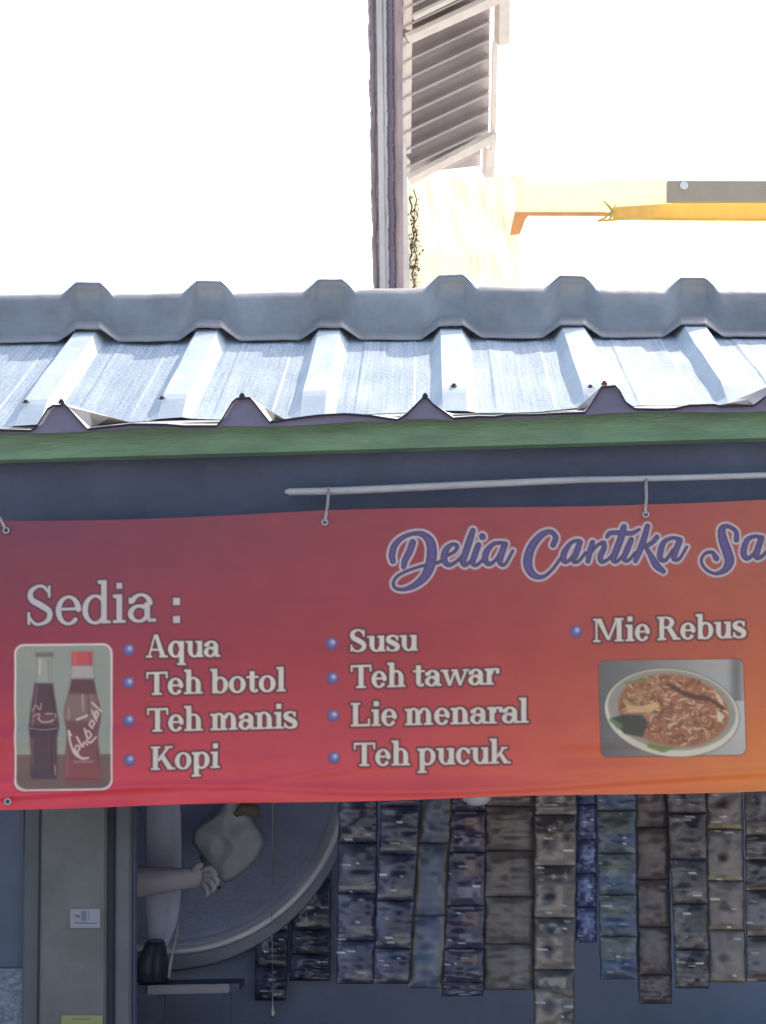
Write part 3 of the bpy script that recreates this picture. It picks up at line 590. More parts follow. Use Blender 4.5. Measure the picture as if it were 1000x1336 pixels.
# ============================================================= INSIDE THE SHOP
YR = 4.46; YT = 4.98
bm = bmesh.new(); tube(bm, [P(300, 1018, YR+.012), P(1300, 996, YR+.012)], .006)
tag(obj('hanging_rail', bm, M['metal'], smooth=True), 'thin metal rail carrying the hanging sachet strips, mostly behind the banner bottom', 'rail')
def sachet_cols(kind, U, Vv, seed):
    sh = U.shape; n1 = vnoise(sh, (3, 3), seed); n2 = vnoise(sh, (7, 5), seed+1); c = np.zeros(sh+(3,))
    def put(mask, colr, a=1.0): 
        k = (np.clip(mask, 0, 1)*a)[..., None]; c[:] = c*(1-k)+np.array(colr)*k
    def rect(u0, u1, v0, v1): return ((U > u0) & (U < u1) & (Vv > v0) & (Vv < v1)).astype(float)
    def disc(u_, v_, ru, rv): return np.clip(1.6-1.2*np.hypot((U-u_)/ru, (Vv-v_)/rv), 0, 1)
    base = {'black': (48, 50, 66), 'blackb': (44, 46, 62), 'ladder': (74, 84, 98), 'purple': (56, 51, 66), 'beige': (96, 94, 92), 'oval': (84, 82, 80), 'blue': (68, 80, 108), 'teal': (68, 80, 88), 'brown': (80, 76, 78), 'swoosh': (66, 68, 74), 'spot': (94, 92, 90), 'silver': (78, 78, 82)}[kind]
    c[:] = base
    if kind in ('black', 'blackb'):
        put(disc(.15, .25, .25, .5), (86, 92, 108), .8); put(rect(.2, .95, .68, .9)*(n1 > .4), (96, 98, 108), .7); put(rect(0, 1, .86, .93)*(n2 > .45), (130, 124, 112), .7); put(disc(.65, .8, .35, .12), (108, 104, 84), .5)  # pale bar by the seam is a painted highlight
    elif kind == 'ladder':
        put(((U < .2) | (U > .85)).astype(float), (96, 90, 76), .9); put(rect(.28, .8, 0, 1)*(np.sin(Vv*50) > .3), (58, 70, 92), .6); put((n1 > .75).astype(float), (112, 108, 96), .5)
    elif kind == 'purple':
        put(rect(.4, .85, .15, .45), (108, 88, 72), .7); put(rect(.3, .9, .65, .85)*(n1 > .5), (104, 104, 122), .7); put(rect(.15, .75, .02, .08), (150, 146, 150), .7)
    elif kind == 'beige':
        put(rect(.0, .6, .1, .88), (86, 82, 80), .9); put(disc(.3, .45, .22, .3), (104, 98, 92), .6); put(rect(.64, .78, 0, 1), (106, 104, 102), .8); put(rect(.84, 1, .2, .8)*(n2 > .5), (118, 112, 102), .5)
    elif kind == 'oval':
        put(rect(0, 1, 0, .35), (60, 60, 64), .9); put(rect(.06, .68, .38, .92), (116, 112, 106), .9); put(disc(.36, .6, .17, .14), (46, 46, 50), 1); put(rect(.72, .95, .3, .75)*(n1 > .4), (74, 72, 68), .9); put(rect(.1, .8, .12, .3)*(n1 > .62), (132, 124, 112), .7); put(rect(0, 1, .9, 1), (122, 118, 112), .7)
    elif kind == 'blue':
        put(disc(.5, .4, .35, .25), (104, 116, 158), .6); put(disc(.5, .75, .28, .14), (52, 60, 88), .8); put((n1 > .72).astype(float), (134, 144, 178), .6)
    elif kind == 'teal':
        put(rect(0, 1, 0, .12), (106, 106, 84), .7); put(disc(.45, .35, .35, .25), (92, 98, 82), .7); put(rect(0, 1, .55, .8), (58, 76, 104), .8); put((n1 > .74).astype(float), (112, 122, 126), .5)
    elif kind == 'brown':
        put(disc(.5, .4, .4, .3), (104, 96, 94), .7); put(rect(.1, .9, .7, .85)*(n2 > .5), (116, 98, 82), .6)
    elif kind == 'swoosh':
        put(((U+Vv*.5 > .15) & (U+Vv*.6 < .5) & (Vv < .7)).astype(float), (112, 112, 116), .8); put(rect(.15, 1, .62, .95)*(n1 > .25), (102, 98, 96), .8); put(rect(.4, 1, .1, .5), (52, 52, 60), .7); put(rect(.2, .9, .7, .8)*(n1 > .6), (144, 142, 140), .7)
    elif kind == 'spot':
        put(rect(.05, .9, .42, .95), (108, 104, 100), .8); put(disc(.42, .52, .16, .09), (52, 50, 50), 1); put(rect(0, 1, .93, 1), (130, 122, 88), .8)
    elif kind == 'silver':
        put(rect(0, 1, .25, .75)*(n2 > .3), (112, 112, 118), .8); put(rect(.1, 1, .0, .2), (54, 52, 58), .9); put(rect(0, 1, .88, .98), (136, 124, 108), .9)
    c[:] = c*.78+np.array((74, 76, 86))*.22
    if kind not in ('beige', 'brown', 'ladder'):
        sp = np.random.default_rng(seed+9)
        for _ in range(3):  # short pale streaks painted in as foil glints
            i_, j_ = sp.integers(1, sh[0]-1), sp.integers(0, sh[1]-5); c[i_, j_:j_+sp.integers(1, 6)] = sp.uniform(120, 190)
    if kind in ('oval', 'spot'): c[:] = (c-80)*1.35+92
    c += (n1-.5)[..., None]*13+(n2-.5)[..., None]*9
    return np.clip(c, 8, 255)
FOIL = {}
SG = np.array((1.30, 1.33, 1.48))
def strip(name_label, kind, xt0, xt1, xb0, xb1, ytop, ybot, seams, Y, label, group='strips of sachets hanging in the shop'):
    root = empty('sachet_strip', P((xt0+xt1)/2, ytop, Y), label, 'sachet strip', group)
    xt0 -= 1.5; xt1 += 1.5; xb0 -= 1.5; xb1 += 1.5; ys = [ytop]+seams+[ybot]; nu, nv = 21, 31
    if kind not in FOIL:
        FOIL[kind] = attr_mat('foil_'+kind, .24 if kind in ('black', 'blackb', 'purple', 'silver', 'swoosh', 'oval') else .36, .15, .28, 40, .5)
    hang = bmesh.new(); tube(hang, [P((xt0+xt1)/2, ytop+3, Y), P((xt0+xt1)/2, ytop-6, Y+.006), P((xt0+xt1)/2, 1005+.0, YR+.012)], .0015, 6); obj('string', hang, M['cord'], root)
    for k in range(len(ys)-1):
        y0, y1 = ys[k], ys[k+1]; U, Vv = np.meshgrid(np.linspace(0, 1, nu), np.linspace(0, 1, nv)); V = np.zeros((nv, nu, 3)); sd_ = rng.integers(1e6)
        wn = vnoise(U.shape, (5, 4), sd_)-.5; wn2 = vnoise(U.shape, (2, 6), sd_+3)-.5; ty = (rng.random()-.5)*.012; tx = (rng.random()-.5)*.010
        for i in range(nv):
            for j in range(nu):
                u_, v_ = U[i, j], Vv[i, j]; y = y0+(y1-y0)*v_; tt = (y-ytop)/max(1, ybot-ytop)
                xl = xt0+(xb0-xt0)*tt; xr = xt1+(xb1-xt1)*tt; e = 1.0*math.sin(v_*9+k*2)
                p = P(xl+(xr-xl)*u_+e*.4, y+(u_-.5)*rng.uniform(-.2, .2), Y)
                puff = (1-abs(2*u_-1)**3)*max(0, 1-abs(2*v_-1)**5)
                V[i, j] = (p.x, p.y-.012*puff-wn[i, j]*.011*puff-wn2[i, j]*.004*(1-puff*.5)+ty*(v_-.5)+tx*(u_-.5), p.z)
        me = grid_mesh('sachet', V, s2l(sachet_cols(kind, U, Vv, int(sd_)))*(np.array((1.2, 1.12, 1.08)) if kind in ('beige', 'oval', 'brown', 'swoosh', 'spot', 'silver') else SG*(1.5 if Y > YR+.2 else 1))); o = obj('sachet', me, FOIL[kind], root)
        sm = o.modifiers.new('t', 'SOLIDIFY'); sm.thickness = .0012; sm.offset = -1
    return root
def seam(a, b_, st): return list(np.arange(a, b_, st))
strip('', 'blackb', 386, 432, 380, 430, 1022, 1280, [1090, 1150, 1214, 1246], YT+.05, 'dark crinkled strip farthest left, its lower sachets with painted glints just right of the curved tray rim')
strip('', 'black', 444, 492, 440, 490, 1020, 1284, [1034, 1100, 1166, 1228], YR, 'dark navy strip beside the wide black gap, second from the left')
strip('', 'black', 500, 549, 488, 533, 1020, 1284, [1052, 1115, 1176, 1238], YR-.01, 'black strip with highlights painted along its crimped seams, left of the ladder-patterned strip')
strip('', 'ladder', 550, 592, 532, 578, 1018, 1290, [1100, 1195], YR+.005, 'greenish strip with a ladder-like blue centre and brown borders')
strip('', 'purple', 592, 633, 578, 630, 1018, 1300, [1058, 1112, 1182, 1238, 1282], YR-.005, 'dark purple strip with small orange squares and painted white glints')
strip('', 'beige', 634, 699, 632, 696, 1018, 1292, [1052, 1110, 1170, 1232], YR+.005, 'wide dull beige strip in two columns between purple and oval-marked strips')
strip('', 'oval', 700, 752, 698, 748, 1016, 1345, [1063, 1130, 1198, 1266], YR-.015, 'longest strip, pale sachets each marked with a dark oval')
strip('', 'blue', 753, 778, 752, 778, 1016, 1230, [1050, 1096, 1140, 1184], YR+.01, 'narrow short bright blue strip beside the oval-marked one')
strip('', 'teal', 779, 829, 785, 831, 1014, 1278, [1058, 1114, 1168, 1222], YR, 'teal and blue strip with yellowish tops right of the narrow blue strip')
strip('', 'brown', 829, 871, 835, 876, 1014, 1310, [1080, 1148, 1210, 1272], YR+.01, 'long brown strip reaching lower than its neighbours')
strip('', 'swoosh', 871, 920, 884, 925, 1012, 1290, [1062, 1122, 1180, 1240], YR-.01, 'dark grey strip with a pale swoosh on every sachet')
strip('', 'spot', 922, 968, 926, 972, 1012, 1282, [1082, 1150, 1214], YR, 'beige strip with small dark spots and yellow seams')
strip('', 'silver', 973, 1018, 976, 1024, 1010, 1281, [1090, 1122, 1162, 1222], YR-.008, 'silvery strip cut off by the right edge')
strip('', 'brown', 1030, 1075, 1032, 1078, 1010, 1285, [1080, 1150, 1214], YR+.005, None).__setitem__('label', 'brown strip outside the right edge beyond the silvery strip')
strip('', 'blackb', 336, 376, 334, 372, 1170, 1306, [1215, 1262], YT+.045, 'small dark clear-wrapped strip in shadow below the curved tray rim')
# white lamp bottom peeping under the banner
lp = empty('hanging_lamp', P(622, 1000, 4.3), 'pale rounded lamp globe just peeping out under the banner bottom edge', 'lamp')
bm = bmesh.new(); c = P(622, 1020, 4.3); r_ = .034
lathe(bm, [(0, -r_*1.65), (r_*.6, -r_*1.55), (r_*.95, -r_*1.2), (r_, -.4*r_), (r_*.8, .4*r_), (r_*.45, .9*r_), (r_*.4, 1.4*r_)], c); obj('globe', bm, M['glassb'], lp, True)
bm = bmesh.new(); lathe(bm, [(r_*.42, 1.4*r_), (r_*.45, 2.4*r_), (r_*.1, 2.6*r_)], c); tube(bm, [c+Vector((0, 0, 2.5*r_)), Vector((c.x, c.y, 2.24))], .003, 6); obj('socket', bm, M['black'], lp, True)
# tray
YT = 4.98; tc_ = P(226, 1008, YT); rad = (P(226+230, 1008, YT)-tc_).length
tray = empty('round_tray', tc_, 'large round dark tray hung on edge, only its curved pale rim clear behind the arm', 'tray')
bm = bmesh.new(); lathe(bm, [(0, -.02), (rad*.90, -.02), (rad*.93, 0), (rad*.93, -.004), (rad*.9, -.026), (0, -.026)], tc_, 96, 'Y'); obj('tray_base', bm, M['tray'], tray, True)
bm = bmesh.new(); lathe(bm, [(rad*.965, .02), (rad*1.0, .022), (rad*1.01, .012), (rad*.975, .008), (rad*.965, .02)], tc_, 96, 'Y', False); obj('tray_rim', bm, M['rim'], tray, True)
bm = bmesh.new(); lathe(bm, [(rad*.93, .0), (rad*.965, .018), (rad*1.0, .006), (rad*1.07, -.03), (rad*1.08, -.034), (rad*.93, -.03)], tc_, 96, 'Y', False)
for v_ in bm.verts:
    if v_.co.y > tc_.y+.02: v_.co += Vector((-.022, 0, -.010))
obj('tray_side', bm, mat('tray_side', (.42, .46, .58), .6), tray, True)
bm = bmesh.new(); q = tc_+Vector((0, .02, rad*1.05)); tube(bm, [q-Vector((0, 0, .06)), q, Vector((q.x, q.y, 2.24))], .002, 6); obj('string', bm, M['cord'], tray)
# pale bag
def cushion(outline, Y, thick, seed, rings=9):
    c = sum((Vector((x, y)) for x, y in outline), Vector((0, 0)))/len(outline); pts_ = [tuple(v) for v in catmull(outline+[outline[0]], 6)][:-1]; bm = bmesh.new(); prev = None
    for side in (-1, 1):
        prev = None
        for k in range(rings+1):
            t = k/rings; ringv = []
            for x, y in pts_:
                X = c.x+(x-c.x)*(1-t); Yp = c.y+(y-c.y)*(1-t); d = thick*math.sqrt(max(0, 1-(1-t)**2)); nn = noise.noise(Vector((X*.06, Yp*.06, seed)))*thick*.5*min(1, t*3)
                ringv.append(bm.verts.new(P(X, Yp, Y)+Vector((0, side*(d+nn), 0))))
            if prev:
                for i in range(len(ringv)): bm.faces.new((prev[i], prev[(i+1) % len(prev)], ringv[(i+1) % len(prev)], ringv[i]))
            prev = ringv
    bmesh.ops.remove_doubles(bm, verts=bm.verts[:], dist=2e-4); return bm
bag = empty('plastic_bag', P(297, 1060, 4.8), 'pale cloudy diamond-shaped plastic bag hanging right of the hand', 'bag')
obj('bag_body', cushion([(250, 1098), (256, 1080), (285, 1060), (300, 1035), (318, 1050), (330, 1070), (345, 1096), (332, 1125), (298, 1151), (280, 1138), (264, 1118)], 4.8, .03, 2), M['bag'], bag, True)
bm = bmesh.new(); c = P(322, 1062, 4.77); tube(bm, [c+Vector((-.03, 0, -.004)), c+Vector((-.01, 0, .012)), c+Vector((.02, 0, .008)), c+Vector((.035, 0, -.012))], [.006, .016, .018, .006], 10); obj('bag_knot', bm, mat('brown_wrap', (.16, .13, .09), .7), bag, True)
bm = bmesh.new(); q = P(300, 1040, 4.8); tube(bm, [q, Vector((q.x+.01, q.y, 2.24))], .002, 6); obj('string', bm, M['cord'], bag)
# pale hanging cloth, tapering down to a dark bottle
def sleeve(pr, Y, depth, name, mt, parent=None, seed=0):
    bm = bmesh.new(); rings = []; n = 26
    for y, x0, x1 in pr:
        a, b_ = P(x0, y, Y), P(x1, y, Y); c = (a+b_)/2; hw = (b_.x-a.x)/2; ring = []
        for k in range(n):
            t = 2*math.pi*k/n; f = 1+.10*math.sin(t*5+seed+y*.01)+.05*math.sin(t*9+y*.03)
            ring.append(bm.verts.new(c+Vector((hw*math.cos(t), depth*hw*math.sin(t)*f, 0))))
        rings.append(ring)
    for i in range(len(rings)-1):
        for k in range(n): bm.faces.new((rings[i][k], rings[i][(k+1) % n], rings[i+1][(k+1) % n], rings[i+1][k]))
    bm.faces.new(rings[0]); bm.faces.new(rings[-1][::-1]); return obj(name, bm, mt, parent, True)
cl = sleeve([(960, 205, 218), (1000, 196, 232), (1060, 190, 236), (1100, 190, 237), (1160, 189, 237), (1185, 190, 235), (1205, 193, 231), (1225, 193, 223), (1240, 196, 216)], 4.78, .35, 'hanging_cloth', M['cloth'])
tag(cl, 'pale cloth hanging behind the forearm, narrowing towards a dark bottle', 'cloth')
bot = empty('bottle', P(205, 1285, 4.74), 'dark bottle with sloping shoulders on the small shelf at the left', 'bottle')
sleeve([(1229, 190, 215), (1236, 187, 217), (1250, 180, 219), (1262, 178, 220), (1282, 178, 220)], 4.74, 1, 'bottle_body', M['black'], bot)
sleeve([(1226, 193, 212), (1229, 191, 214)], 4.74, 1, 'bottle_cap', M['dark'], bot)
# shelf with its support and a pale strap
sh_ = empty('wall_shelf', P(240, 1290, 4.75), 'small shelf with a pale edge under the dark bottle', 'shelf')
bm = bmesh.new(); a, b_ = P(176, 1291, 4.68), P(312, 1291, 4.68); box(bm, (a.x, 4.69, a.z-.012), (b_.x, 4.86, a.z+.008), .002); obj('shelf_board', bm, M['dark'], sh_)
bm = bmesh.new(); a2 = P(192, 1291, 4.68); b2_ = P(300, 1291, 4.68); box(bm, (a2.x, 4.675, a2.z-.013), (b2_.x, 4.689, a2.z+.009), .003); obj('shelf_edge', bm, mat('pale_mauve_edge', (.36, .34, .38), .6), sh_)
for xx in (a2.x+.02, b2_.x-.02):
    bm = bmesh.new(); box(bm, (xx, 4.70, .12), (xx+.02, 4.72, a2.z-.014)); obj('shelf_leg', bm, M['dark'], sh_)
bm = bmesh.new(); tube(bm, [P(233, 1200, 4.70), P(231, 1222, 4.70), P(226, 1240, 4.69), P(222, 1262, 4.69), P(220.5, 1276, 4.69)], [.004, .004, .0055, .0075, .007], 8, .5)
tag(obj('strap', bm, mat('pale_strap', (.40, .42, .46), .7), smooth=True), 'narrow pale strap hanging beside the dark bottle', 'strap')
bm = bmesh.new(); tube(bm, [P(262, 1116, 4.60), P(268, 1128, 4.60), P(276, 1142, 4.60), P(287, 1160, 4.61)], [.005, .006, .006, .004], 10)
tag(obj('knife_handle', bm, M['black'], smooth=True), 'dark slim handle of a tool held in the hand by the pale bag', 'tool')
# added thread and pale bead, standing in for a hanging glint
bm = bmesh.new(); c = P(356, 1312, 4.7); lathe(bm, [(.006, 0), (.008, .008), (.006, .018), (.002, .028), (.0015, .07)], c-Vector((0, 0, .03)), 14); lathe(bm, [(.0008, .07), (.0008, .30)], c-Vector((0, 0, .03)), 6)
tag(obj('hanging_glint', bm, M['metal'], smooth=True), 'thin added thread with a pale bead imitating a glint below the tray', 'cord')

# ---- person: stands behind the pillar, forearm reaching out to the right of the door frame
YA = 4.62
elb, wri = P(150, 1153, YA+.03), P(248, 1146, YA)
def skin(name, verts, edges, rads, mt, root=0, sub=2, parent=None):
    me = bpy.data.meshes.new(name); me.from_pydata([tuple(v) for v in verts], edges, []); o = bpy.data.objects.new(name, me); C.objects.link(o); me.materials.append(mt)
    md = o.modifiers.new('skin', 'SKIN'); md.use_smooth_shade = True
    for i, r in enumerate(rads):
        sv_ = me.skin_vertices[0].data[i]; sv_.radius = (r, r) if not isinstance(r, tuple) else r; sv_.use_root = (i == root)
    s2 = o.modifiers.new('sub', 'SUBSURF'); s2.levels = sub; s2.render_levels = sub
    if parent: o.parent = parent; o.matrix_parent_inverse = Matrix.Translation(-Vector(parent.location))
    return o
bx0 = P(50, 1150, 4.9).x
vv = [(bx0, 4.86, .98), (bx0, 4.86, 1.15), (bx0, 4.85, 1.36), (bx0, 4.84, 1.50), (bx0+.01, 4.82, 1.58), (bx0+.02, 4.80, 1.68), (bx0+.02, 4.80, 1.76),
      (bx0+.03, 4.70, 1.45), tuple(P(95, 1165, YA+.06)), tuple(elb), tuple(lerp(elb, wri, .3)), tuple(lerp(elb, wri, .7)), tuple(wri), tuple(P(259, 1145, YA)), tuple(P(268, 1144, YA)),
      (bx0-.02, 5.0, 1.44), (bx0-.02, 5.03, 1.20), (bx0, 5.0, .98),
      (bx0, 4.79, .92), (bx0+.01, 4.78, .52), (bx0, 4.80, .18), (bx0+.10, 4.79, .15), (bx0, 4.94, .92), (bx0-.01, 4.95, .52), (bx0-.03, 4.97, .18), (bx0+.07, 4.97, .15)]
ee = [(0, 1), (1, 2), (2, 3), (3, 4), (4, 5), (5, 6), (3, 7), (7, 8), (8, 9), (9, 10), (10, 11), (11, 12), (12, 13), (13, 14), (3, 15), (15, 16), (16, 17), (0, 18), (18, 19), (19, 20), (20, 21), (0, 22), (22, 23), (23, 24), (24, 25)]
rr_ = [(.12, .09), (.11, .09), (.12, .10), (.09, .08), .05, (.075, .085), (.07, .075), .055, .042, .038, .042, .034, (.020, .028), (.014, .034), (.012, .032), .05, .038, .028, .08, .055, .04, .03, .08, .055, .04, .03]
person = skin('person', vv, ee, rr_, M['skin'])
tag(person, 'person mostly hidden behind the grey pillar, bare forearm reaching out with a bent hand', 'person')
def finger(q, r):
    return skin('finger', [tuple(P(x, y, Y)) for x, y, Y in q], [(i, i+1) for i in range(len(q)-1)], r, M['skin'], 0, 2, person)
finger([(264, 1136, YA-.01), (274, 1132, YA-.025), (281, 1140, YA-.03), (279, 1148, YA-.02)], [.010, .009, .008, .006])
finger([(266, 1142, YA-.01), (278, 1141, YA-.025), (285, 1150, YA-.028), (281, 1157, YA-.016)], [.010, .009, .008, .006])
finger([(266, 1147, YA-.008), (276, 1150, YA-.022), (280, 1159, YA-.024), (275, 1165, YA-.012)], [.010, .009, .008, .006])
finger([(263, 1152, YA-.004), (270, 1158, YA-.014), (272, 1166, YA-.014), (268, 1170, YA-.006)], [.009, .008, .007, .0055])
finger([(252, 1138, YA-.015), (258, 1130, YA-.028), (266, 1127, YA-.03)], [.011, .010, .0075])
# clothes
sh1 = skin('shirt', [vv[0], vv[1], vv[2], vv[3], vv[7], tuple(lerp(Vector(vv[7]), Vector(vv[8]), .6)), vv[15], tuple(lerp(Vector(vv[15]), Vector(vv[16]), .7))], [(0, 1), (1, 2), (2, 3), (3, 4), (4, 5), (3, 6), (6, 7)], [(.135, .105), (.125, .105), (.135, .115), (.10, .09), .068, .058, .065, .055], M['shirt'], 0, 2, person)
tr1 = skin('trousers', [vv[0], vv[18], vv[19], vv[20], vv[22], vv[23], vv[24]], [(0, 1), (1, 2), (2, 3), (0, 4), (4, 5), (5, 6)], [(.125, .10), .095, .07, .06, .095, .07, .06], M['dark'], 0, 2, person)
bm = bmesh.new(); bmesh.ops.create_uvsphere(bm, u_segments=20, v_segments=14, radius=.105, matrix=Matrix.Translation((bx0, 4.80, 1.76)) @ Matrix.Diagonal((1, .9, 1.0, 1)))
for v_ in list(bm.verts):
    if v_.co.z < 1.74 and v_.co.x > bx0-.01: v_.co.x = bx0-.02
obj('hair', bm, M['hair'], person, True)

# ============================================================= BEHIND THE ROOF
YP = 7.2
post = empty('utility_post', P(507, 378, YP), 'rough mauve-brown post rising behind the roof ridge with pipe and cable', 'post')
post.location.z = 0
def vpiece(x0a, x0b, x1a, x1b, Y, d, name, mt, jag=0, par=post):   # x at py=378 / py=0; goes down to the ground
    n = 90; bm = bmesh.new(); zt = P(500, -120, Y).z; zb = P(500, 390, Y).z; L_, R__ = [], []
    ya, yb = 390, -120
    for k in range(n+1):
        y = ya+(yb-ya)*k/n; t = (378-y)/378
        j = jag*(noise.noise(Vector((y*.09, 1, 0)))+.7*noise.noise(Vector((y*.35, 9, 0)))) if jag else 0
        L_.append(P(x0a+(x0b-x0a)*t+j, y, Y)); R__.append(P(x1a+(x1b-x1a)*t, y, Y))
    L_.insert(0, Vector((L_[0].x, Y, 0))); R__.insert(0, Vector((R__[0].x, Y, 0)))
    for k in range(len(L_)-1):
        f = [bm.verts.new(q) for q in (L_[k], R__[k], R__[k+1], L_[k+1])]; bk = [bm.verts.new(q+Vector((0, d, 0))) for q in (L_[k], R__[k], R__[k+1], L_[k+1])]
        bm.faces.new(f); bm.faces.new(bk[::-1]); bm.faces.new((f[0], f[3], bk[3], bk[0])); bm.faces.new((f[1], bk[1], bk[2], f[2]))
    bmesh.ops.remove_doubles(bm, verts=bm.verts[:], dist=1e-5); return obj(name, bm, mt, par)
vpiece(487.5, 481, 497, 493, YP+.01, .15, 'rough_edge', mat('rough_brick_edge', (.68, .52, .50), .95, vary=.5, scale=26, bump=1.0, bscale=60), 4.5)
vpiece(497, 493, 527, 525, YP, .15, 'post_core', M['post'], 0)
def vtube(xa, xb, Y, r, name, mt, wob=0, knots=False):
    q = []; rd = []
    for k in range(161):
        y = 390-510*k/160; t = (378-y)/378; q.append(P(xa+(xb-xa)*t+wob*noise.noise(Vector((y*.03, 7, 0))), y, Y)); rd.append(r*(1.0 if not knots or (k % 7) else 1.9))
    q.insert(0, Vector((q[0].x, Y, 0))); rd.insert(0, r); bm = bmesh.new(); tube(bm, q, rd, 8); return obj(name, bm, mt, post, True)
vtube(500, 495, YP-.02, .013, 'conduit', M['conduit']); vtube(506, 502, YP-.012, .010, 'conduit', M['conduit'], 1)
vtube(511.5, 508.5, YP-.02, .008, 'cable', M['cable'], 1, True)
vtube(518, 514.5, YP-.006, .005, 'cable', mat('mauve_cable', (.42, .32, .30), .8), 1.2)
vtube(491, 486, YP-.004, .006, 'cable', mat('grey_cable', (.30, .26, .27), .8), 2)
# corrugated canopy seen from below
can = empty('canopy', P(580, 110, 7.6), 'grey corrugated metal canopy with pale battens right of the post', 'canopy')
c0, c1, c2 = P(527, 229, 8.3), P(640, 216, 8.5), P(524, -60, 7.3)
cn = (c1-c0).cross(c2-c0).normalized()
if cn.y > 0: cn = -cn
def CPn(x, y, off=0):
    d = ray(x, y); t = (c0-CP).dot(cn)/d.dot(cn); return CP+d*t+cn*off
W_, H_ = 70, 260; V = np.zeros((H_+1, W_+1, 3))
for i in range(H_+1):
    for j in range(W_+1):
        u_ = j/W_; ybot = 227-12*u_; y = -70+(ybot+70)*i/H_; x = (523+4*(i/H_))+((641-(i/H_)*3.5)-(523+4*(i/H_)))*u_
        if y > 182: x = min(x, 627+10*max(0, (184-y)))
        ph = (y+.47*(x-527))/23.2; f_ = ph-math.floor(ph)
        rib = max(0, min(1, (.17-abs(f_-.5))/.11)); V[i, j] = CP+(CPn(x, y)-CP)*(1-.011*rib)
me = grid_mesh('canopy_sheet', V); sheet = obj('canopy_sheet', me, M['canopy'], can); sm = sheet.modifiers.new('t', 'SOLIDIFY'); sm.thickness = .001; sm.offset = -1
def cbar(q, off, name, d=.03):
    bm = bmesh.new(); prism(bm, [CPn(x, y, off) for x, y in q], cn*d); o = obj(name, bm, M['batten'], can); return o
cbar([(523, -70), (530.5, -70), (530, 30), (522.5, 30)], .03, 'batten'); cbar([(522, 44), (530, 41), (529, 190), (521, 192)], .03, 'batten'); cbar([(521, 197), (528, 200), (528, 219), (523, 221)], .03, 'batten')
cbar([(520, 34), (660, -31), (662, -19), (524, 43)], .062, 'purlin', .03); cbar([(522, 219), (636, 160), (637, 171), (526, 226)], .062, 'purlin', .03); cbar([(530, 14), (600, -20), (600, -26), (530, 8)], .062, 'purlin', .02)
cbar([(643, -80), (656, -80), (656, 46), (642, 50)], .02, 'support', .05); cbar([(627, 184), (633, 184), (637, 188), (636, 221), (625, 221)], .03, 'support', .04)
cbar([(634.5, 45), (640.5, 45), (638, 186), (632, 186)], .058, 'edge_strip', .01)
# two posts carry the canopy down to the ground, hidden by the roof and the post
for x in (526, 634):
    q = CPn(x, 150, -.02); bm = bmesh.new(); box(bm, (q.x-.02, q.y, 0), (q.x+.02, q.y+.04, q.z)); 
    if x == 526: obj('leg', bm, M['batten'], can)
    else: bm.free()
# cream tarp panel
tarp = empty('tarp_screen', P(605, 380, 9.5), 'glowing cream translucent sheet under the canopy, above the roof ridge', 'screen')
n1, n2 = 60, 50; V = np.zeros((n2+1, n1+1, 3))
for i in range(n2+1):
    for j in range(n1+1):
        y = 229+(420-229)*i/n2; t = i/n2; xr = 683-4*math.sin(t*7)-3*t+(8 if y < 300 else 0)*(1-(y-229)/71); x = 529+(xr-529)*j/n1
        V[i, j] = P(x, y, 9.5)+Vector((0, .03*noise.noise(Vector((x*.05, y*.02, 1)))+.012*noise.noise(Vector((x*.3, y*.04, 4))), 0))
obj('tarp', grid_mesh('tarp', V), M['cream'], tarp); 
bm = bmesh.new(); q = P(531, 240, 9.55); box(bm, (q.x-.02, 9.56, 0), (q.x+.02, 9.6, q.z)); obj('stake', bm, M['wood'], tarp)
# orange awning edge with bracket
aw = empty('awning', P(850, 275, 9.0), 'glowing orange and yellow awning edge with a brown gutter at the upper right', 'awning')
bm = bmesh.new(); prism(bm, [P(803, 270, 9.0), P(880, 265, 9.0), P(1130, 262, 9.0), P(1130, 287, 9.0), P(800, 285, 9.0)], (0, .03, 0)); obj('awning_valance', bm, M['orange'], aw)
bm = bmesh.new(); prism(bm, [P(676, 238, 9.1), P(870, 233, 9.1), P(870, 264, 9.1), P(803, 269, 9.1), P(790, 275, 9.1), P(672, 276, 9.1)], (0, .02, 0)); obj('awning_top', bm, mat('pale_yellow_sheet', (.90, .88, .72), .8, transl=.65, vary=.02, scale=2), aw)
bm = bmesh.new(); tube(bm, [P(780, 288, 8.99), P(820, 285.5, 8.99), P(1000, 286.5, 8.99), P(1130, 288, 8.99)], .006, 8); obj('hem', bm, mat('yellow_hem', (.95, .82, .25), .7, transl=.5), aw, True)
bm = bmesh.new(); prism(bm, [P(672, 276.5, 9.0), P(800, 276.5, 9.0), P(800, 280.5, 9.0), P(690, 280, 9.0), P(686, 285, 9.0), P(682, 297, 9.0), P(678, 304, 9.0), P(666, 305, 9.0)], (0, .02, 0)); obj('bracket', bm, mat('orange_bracket', (.95, .58, .25), .7, transl=.4), aw)
bm = bmesh.new(); prism(bm, [P(871, 235.5, 8.95), P(1130, 236, 8.95), P(1130, 262, 8.95), P(871, 262.5, 8.95)], (0, .03, 0)); gut = obj('gutter', bm, M['brownp'], aw)
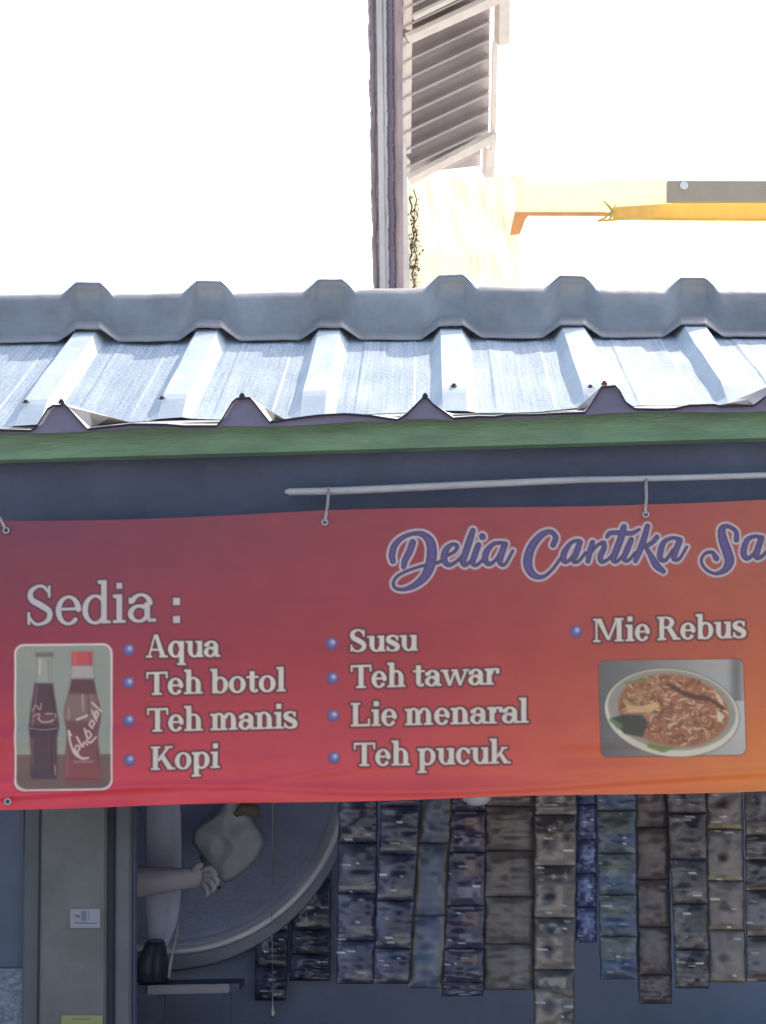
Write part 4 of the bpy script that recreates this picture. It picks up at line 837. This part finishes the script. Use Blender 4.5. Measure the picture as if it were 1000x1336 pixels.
bm = bmesh.new(); lathe(bm, [(.021, 0), (.021, .004), (.0, .004)], P(893, 242, 8.945), 20, 'Y'); obj('gutter_outlet', bm, mat('white_disc', (.9, .9, .88), .5, vary=.02), aw)
bm = bmesh.new(); tube(bm, [P(788, 262, 8.95), P(795, 269, 8.93), P(801, 277, 8.93), P(797, 284, 8.94), P(792, 289, 8.95)], [.003, .006, .011, .007, .003], 8); tube(bm, [P(804, 266, 8.95), P(800, 274, 8.93), P(790, 284, 8.94), P(782, 287, 8.95)], [.002, .006, .006, .003], 8); obj('rope_knot', bm, mat('yellow_rope', (.8, .62, .15), .9, transl=.3), aw, True)
bm = bmesh.new(); q = P(1120, 262, 9.05); box(bm, (q.x, 9.04, 0), (q.x+.06, 9.1, q.z)); obj('awning_post', bm, M['batten'], aw)
# vine beside the post
vine = empty('vine', P(540, 380, 8.8), 'thin dry vine with small dark leaves climbing beside the post', 'plant'); vine.location.z = 0
bm = bmesh.new(); q = [P(538+2.0*math.sin(y*.09)+1.5*math.sin(y*.31), y, 8.8) for y in range(255, 400, 4)]; tube(bm, [q_ for q_ in q[::-1]], .004, 6); b0 = q[-1]; tube(bm, [Vector((b0.x, b0.y, 0)), b0], .006, 6)
for s_ in (255, 300, 330): tube(bm, [P(541, s_+20, 8.8), P(544, s_+5, 8.79), P(540, s_-8, 8.8)], .003, 5)
obj('stem', bm, M['leaf'], vine, True)
bm = bmesh.new(); rv = random.Random(5)
for k in range(230):
    y = rv.choice([rv.gauss(280, 8), rv.gauss(350, 10), rv.uniform(255, 378), rv.gauss(315, 12)]); x = 540+rv.gauss(0, 3.2)+(abs(rv.gauss(0, 5)) if rv.random() < .3 else 0)
    if y > 385 or y < 240: continue
    c = P(x, y, 8.78+rv.uniform(-.05, .05)); a = Vector((rv.uniform(-1, 1), rv.uniform(-1, 1), rv.uniform(-1, 1))).normalized(); b_ = a.orthogonal().normalized(); l = rv.uniform(.006, .015)
    f = [bm.verts.new(c-a*l), bm.verts.new(c+b_*l*.45), bm.verts.new(c+a*l), bm.verts.new(c-b_*l*.45)]; bm.faces.new(f)
obj('leaves', bm, M['leaf'], vine)
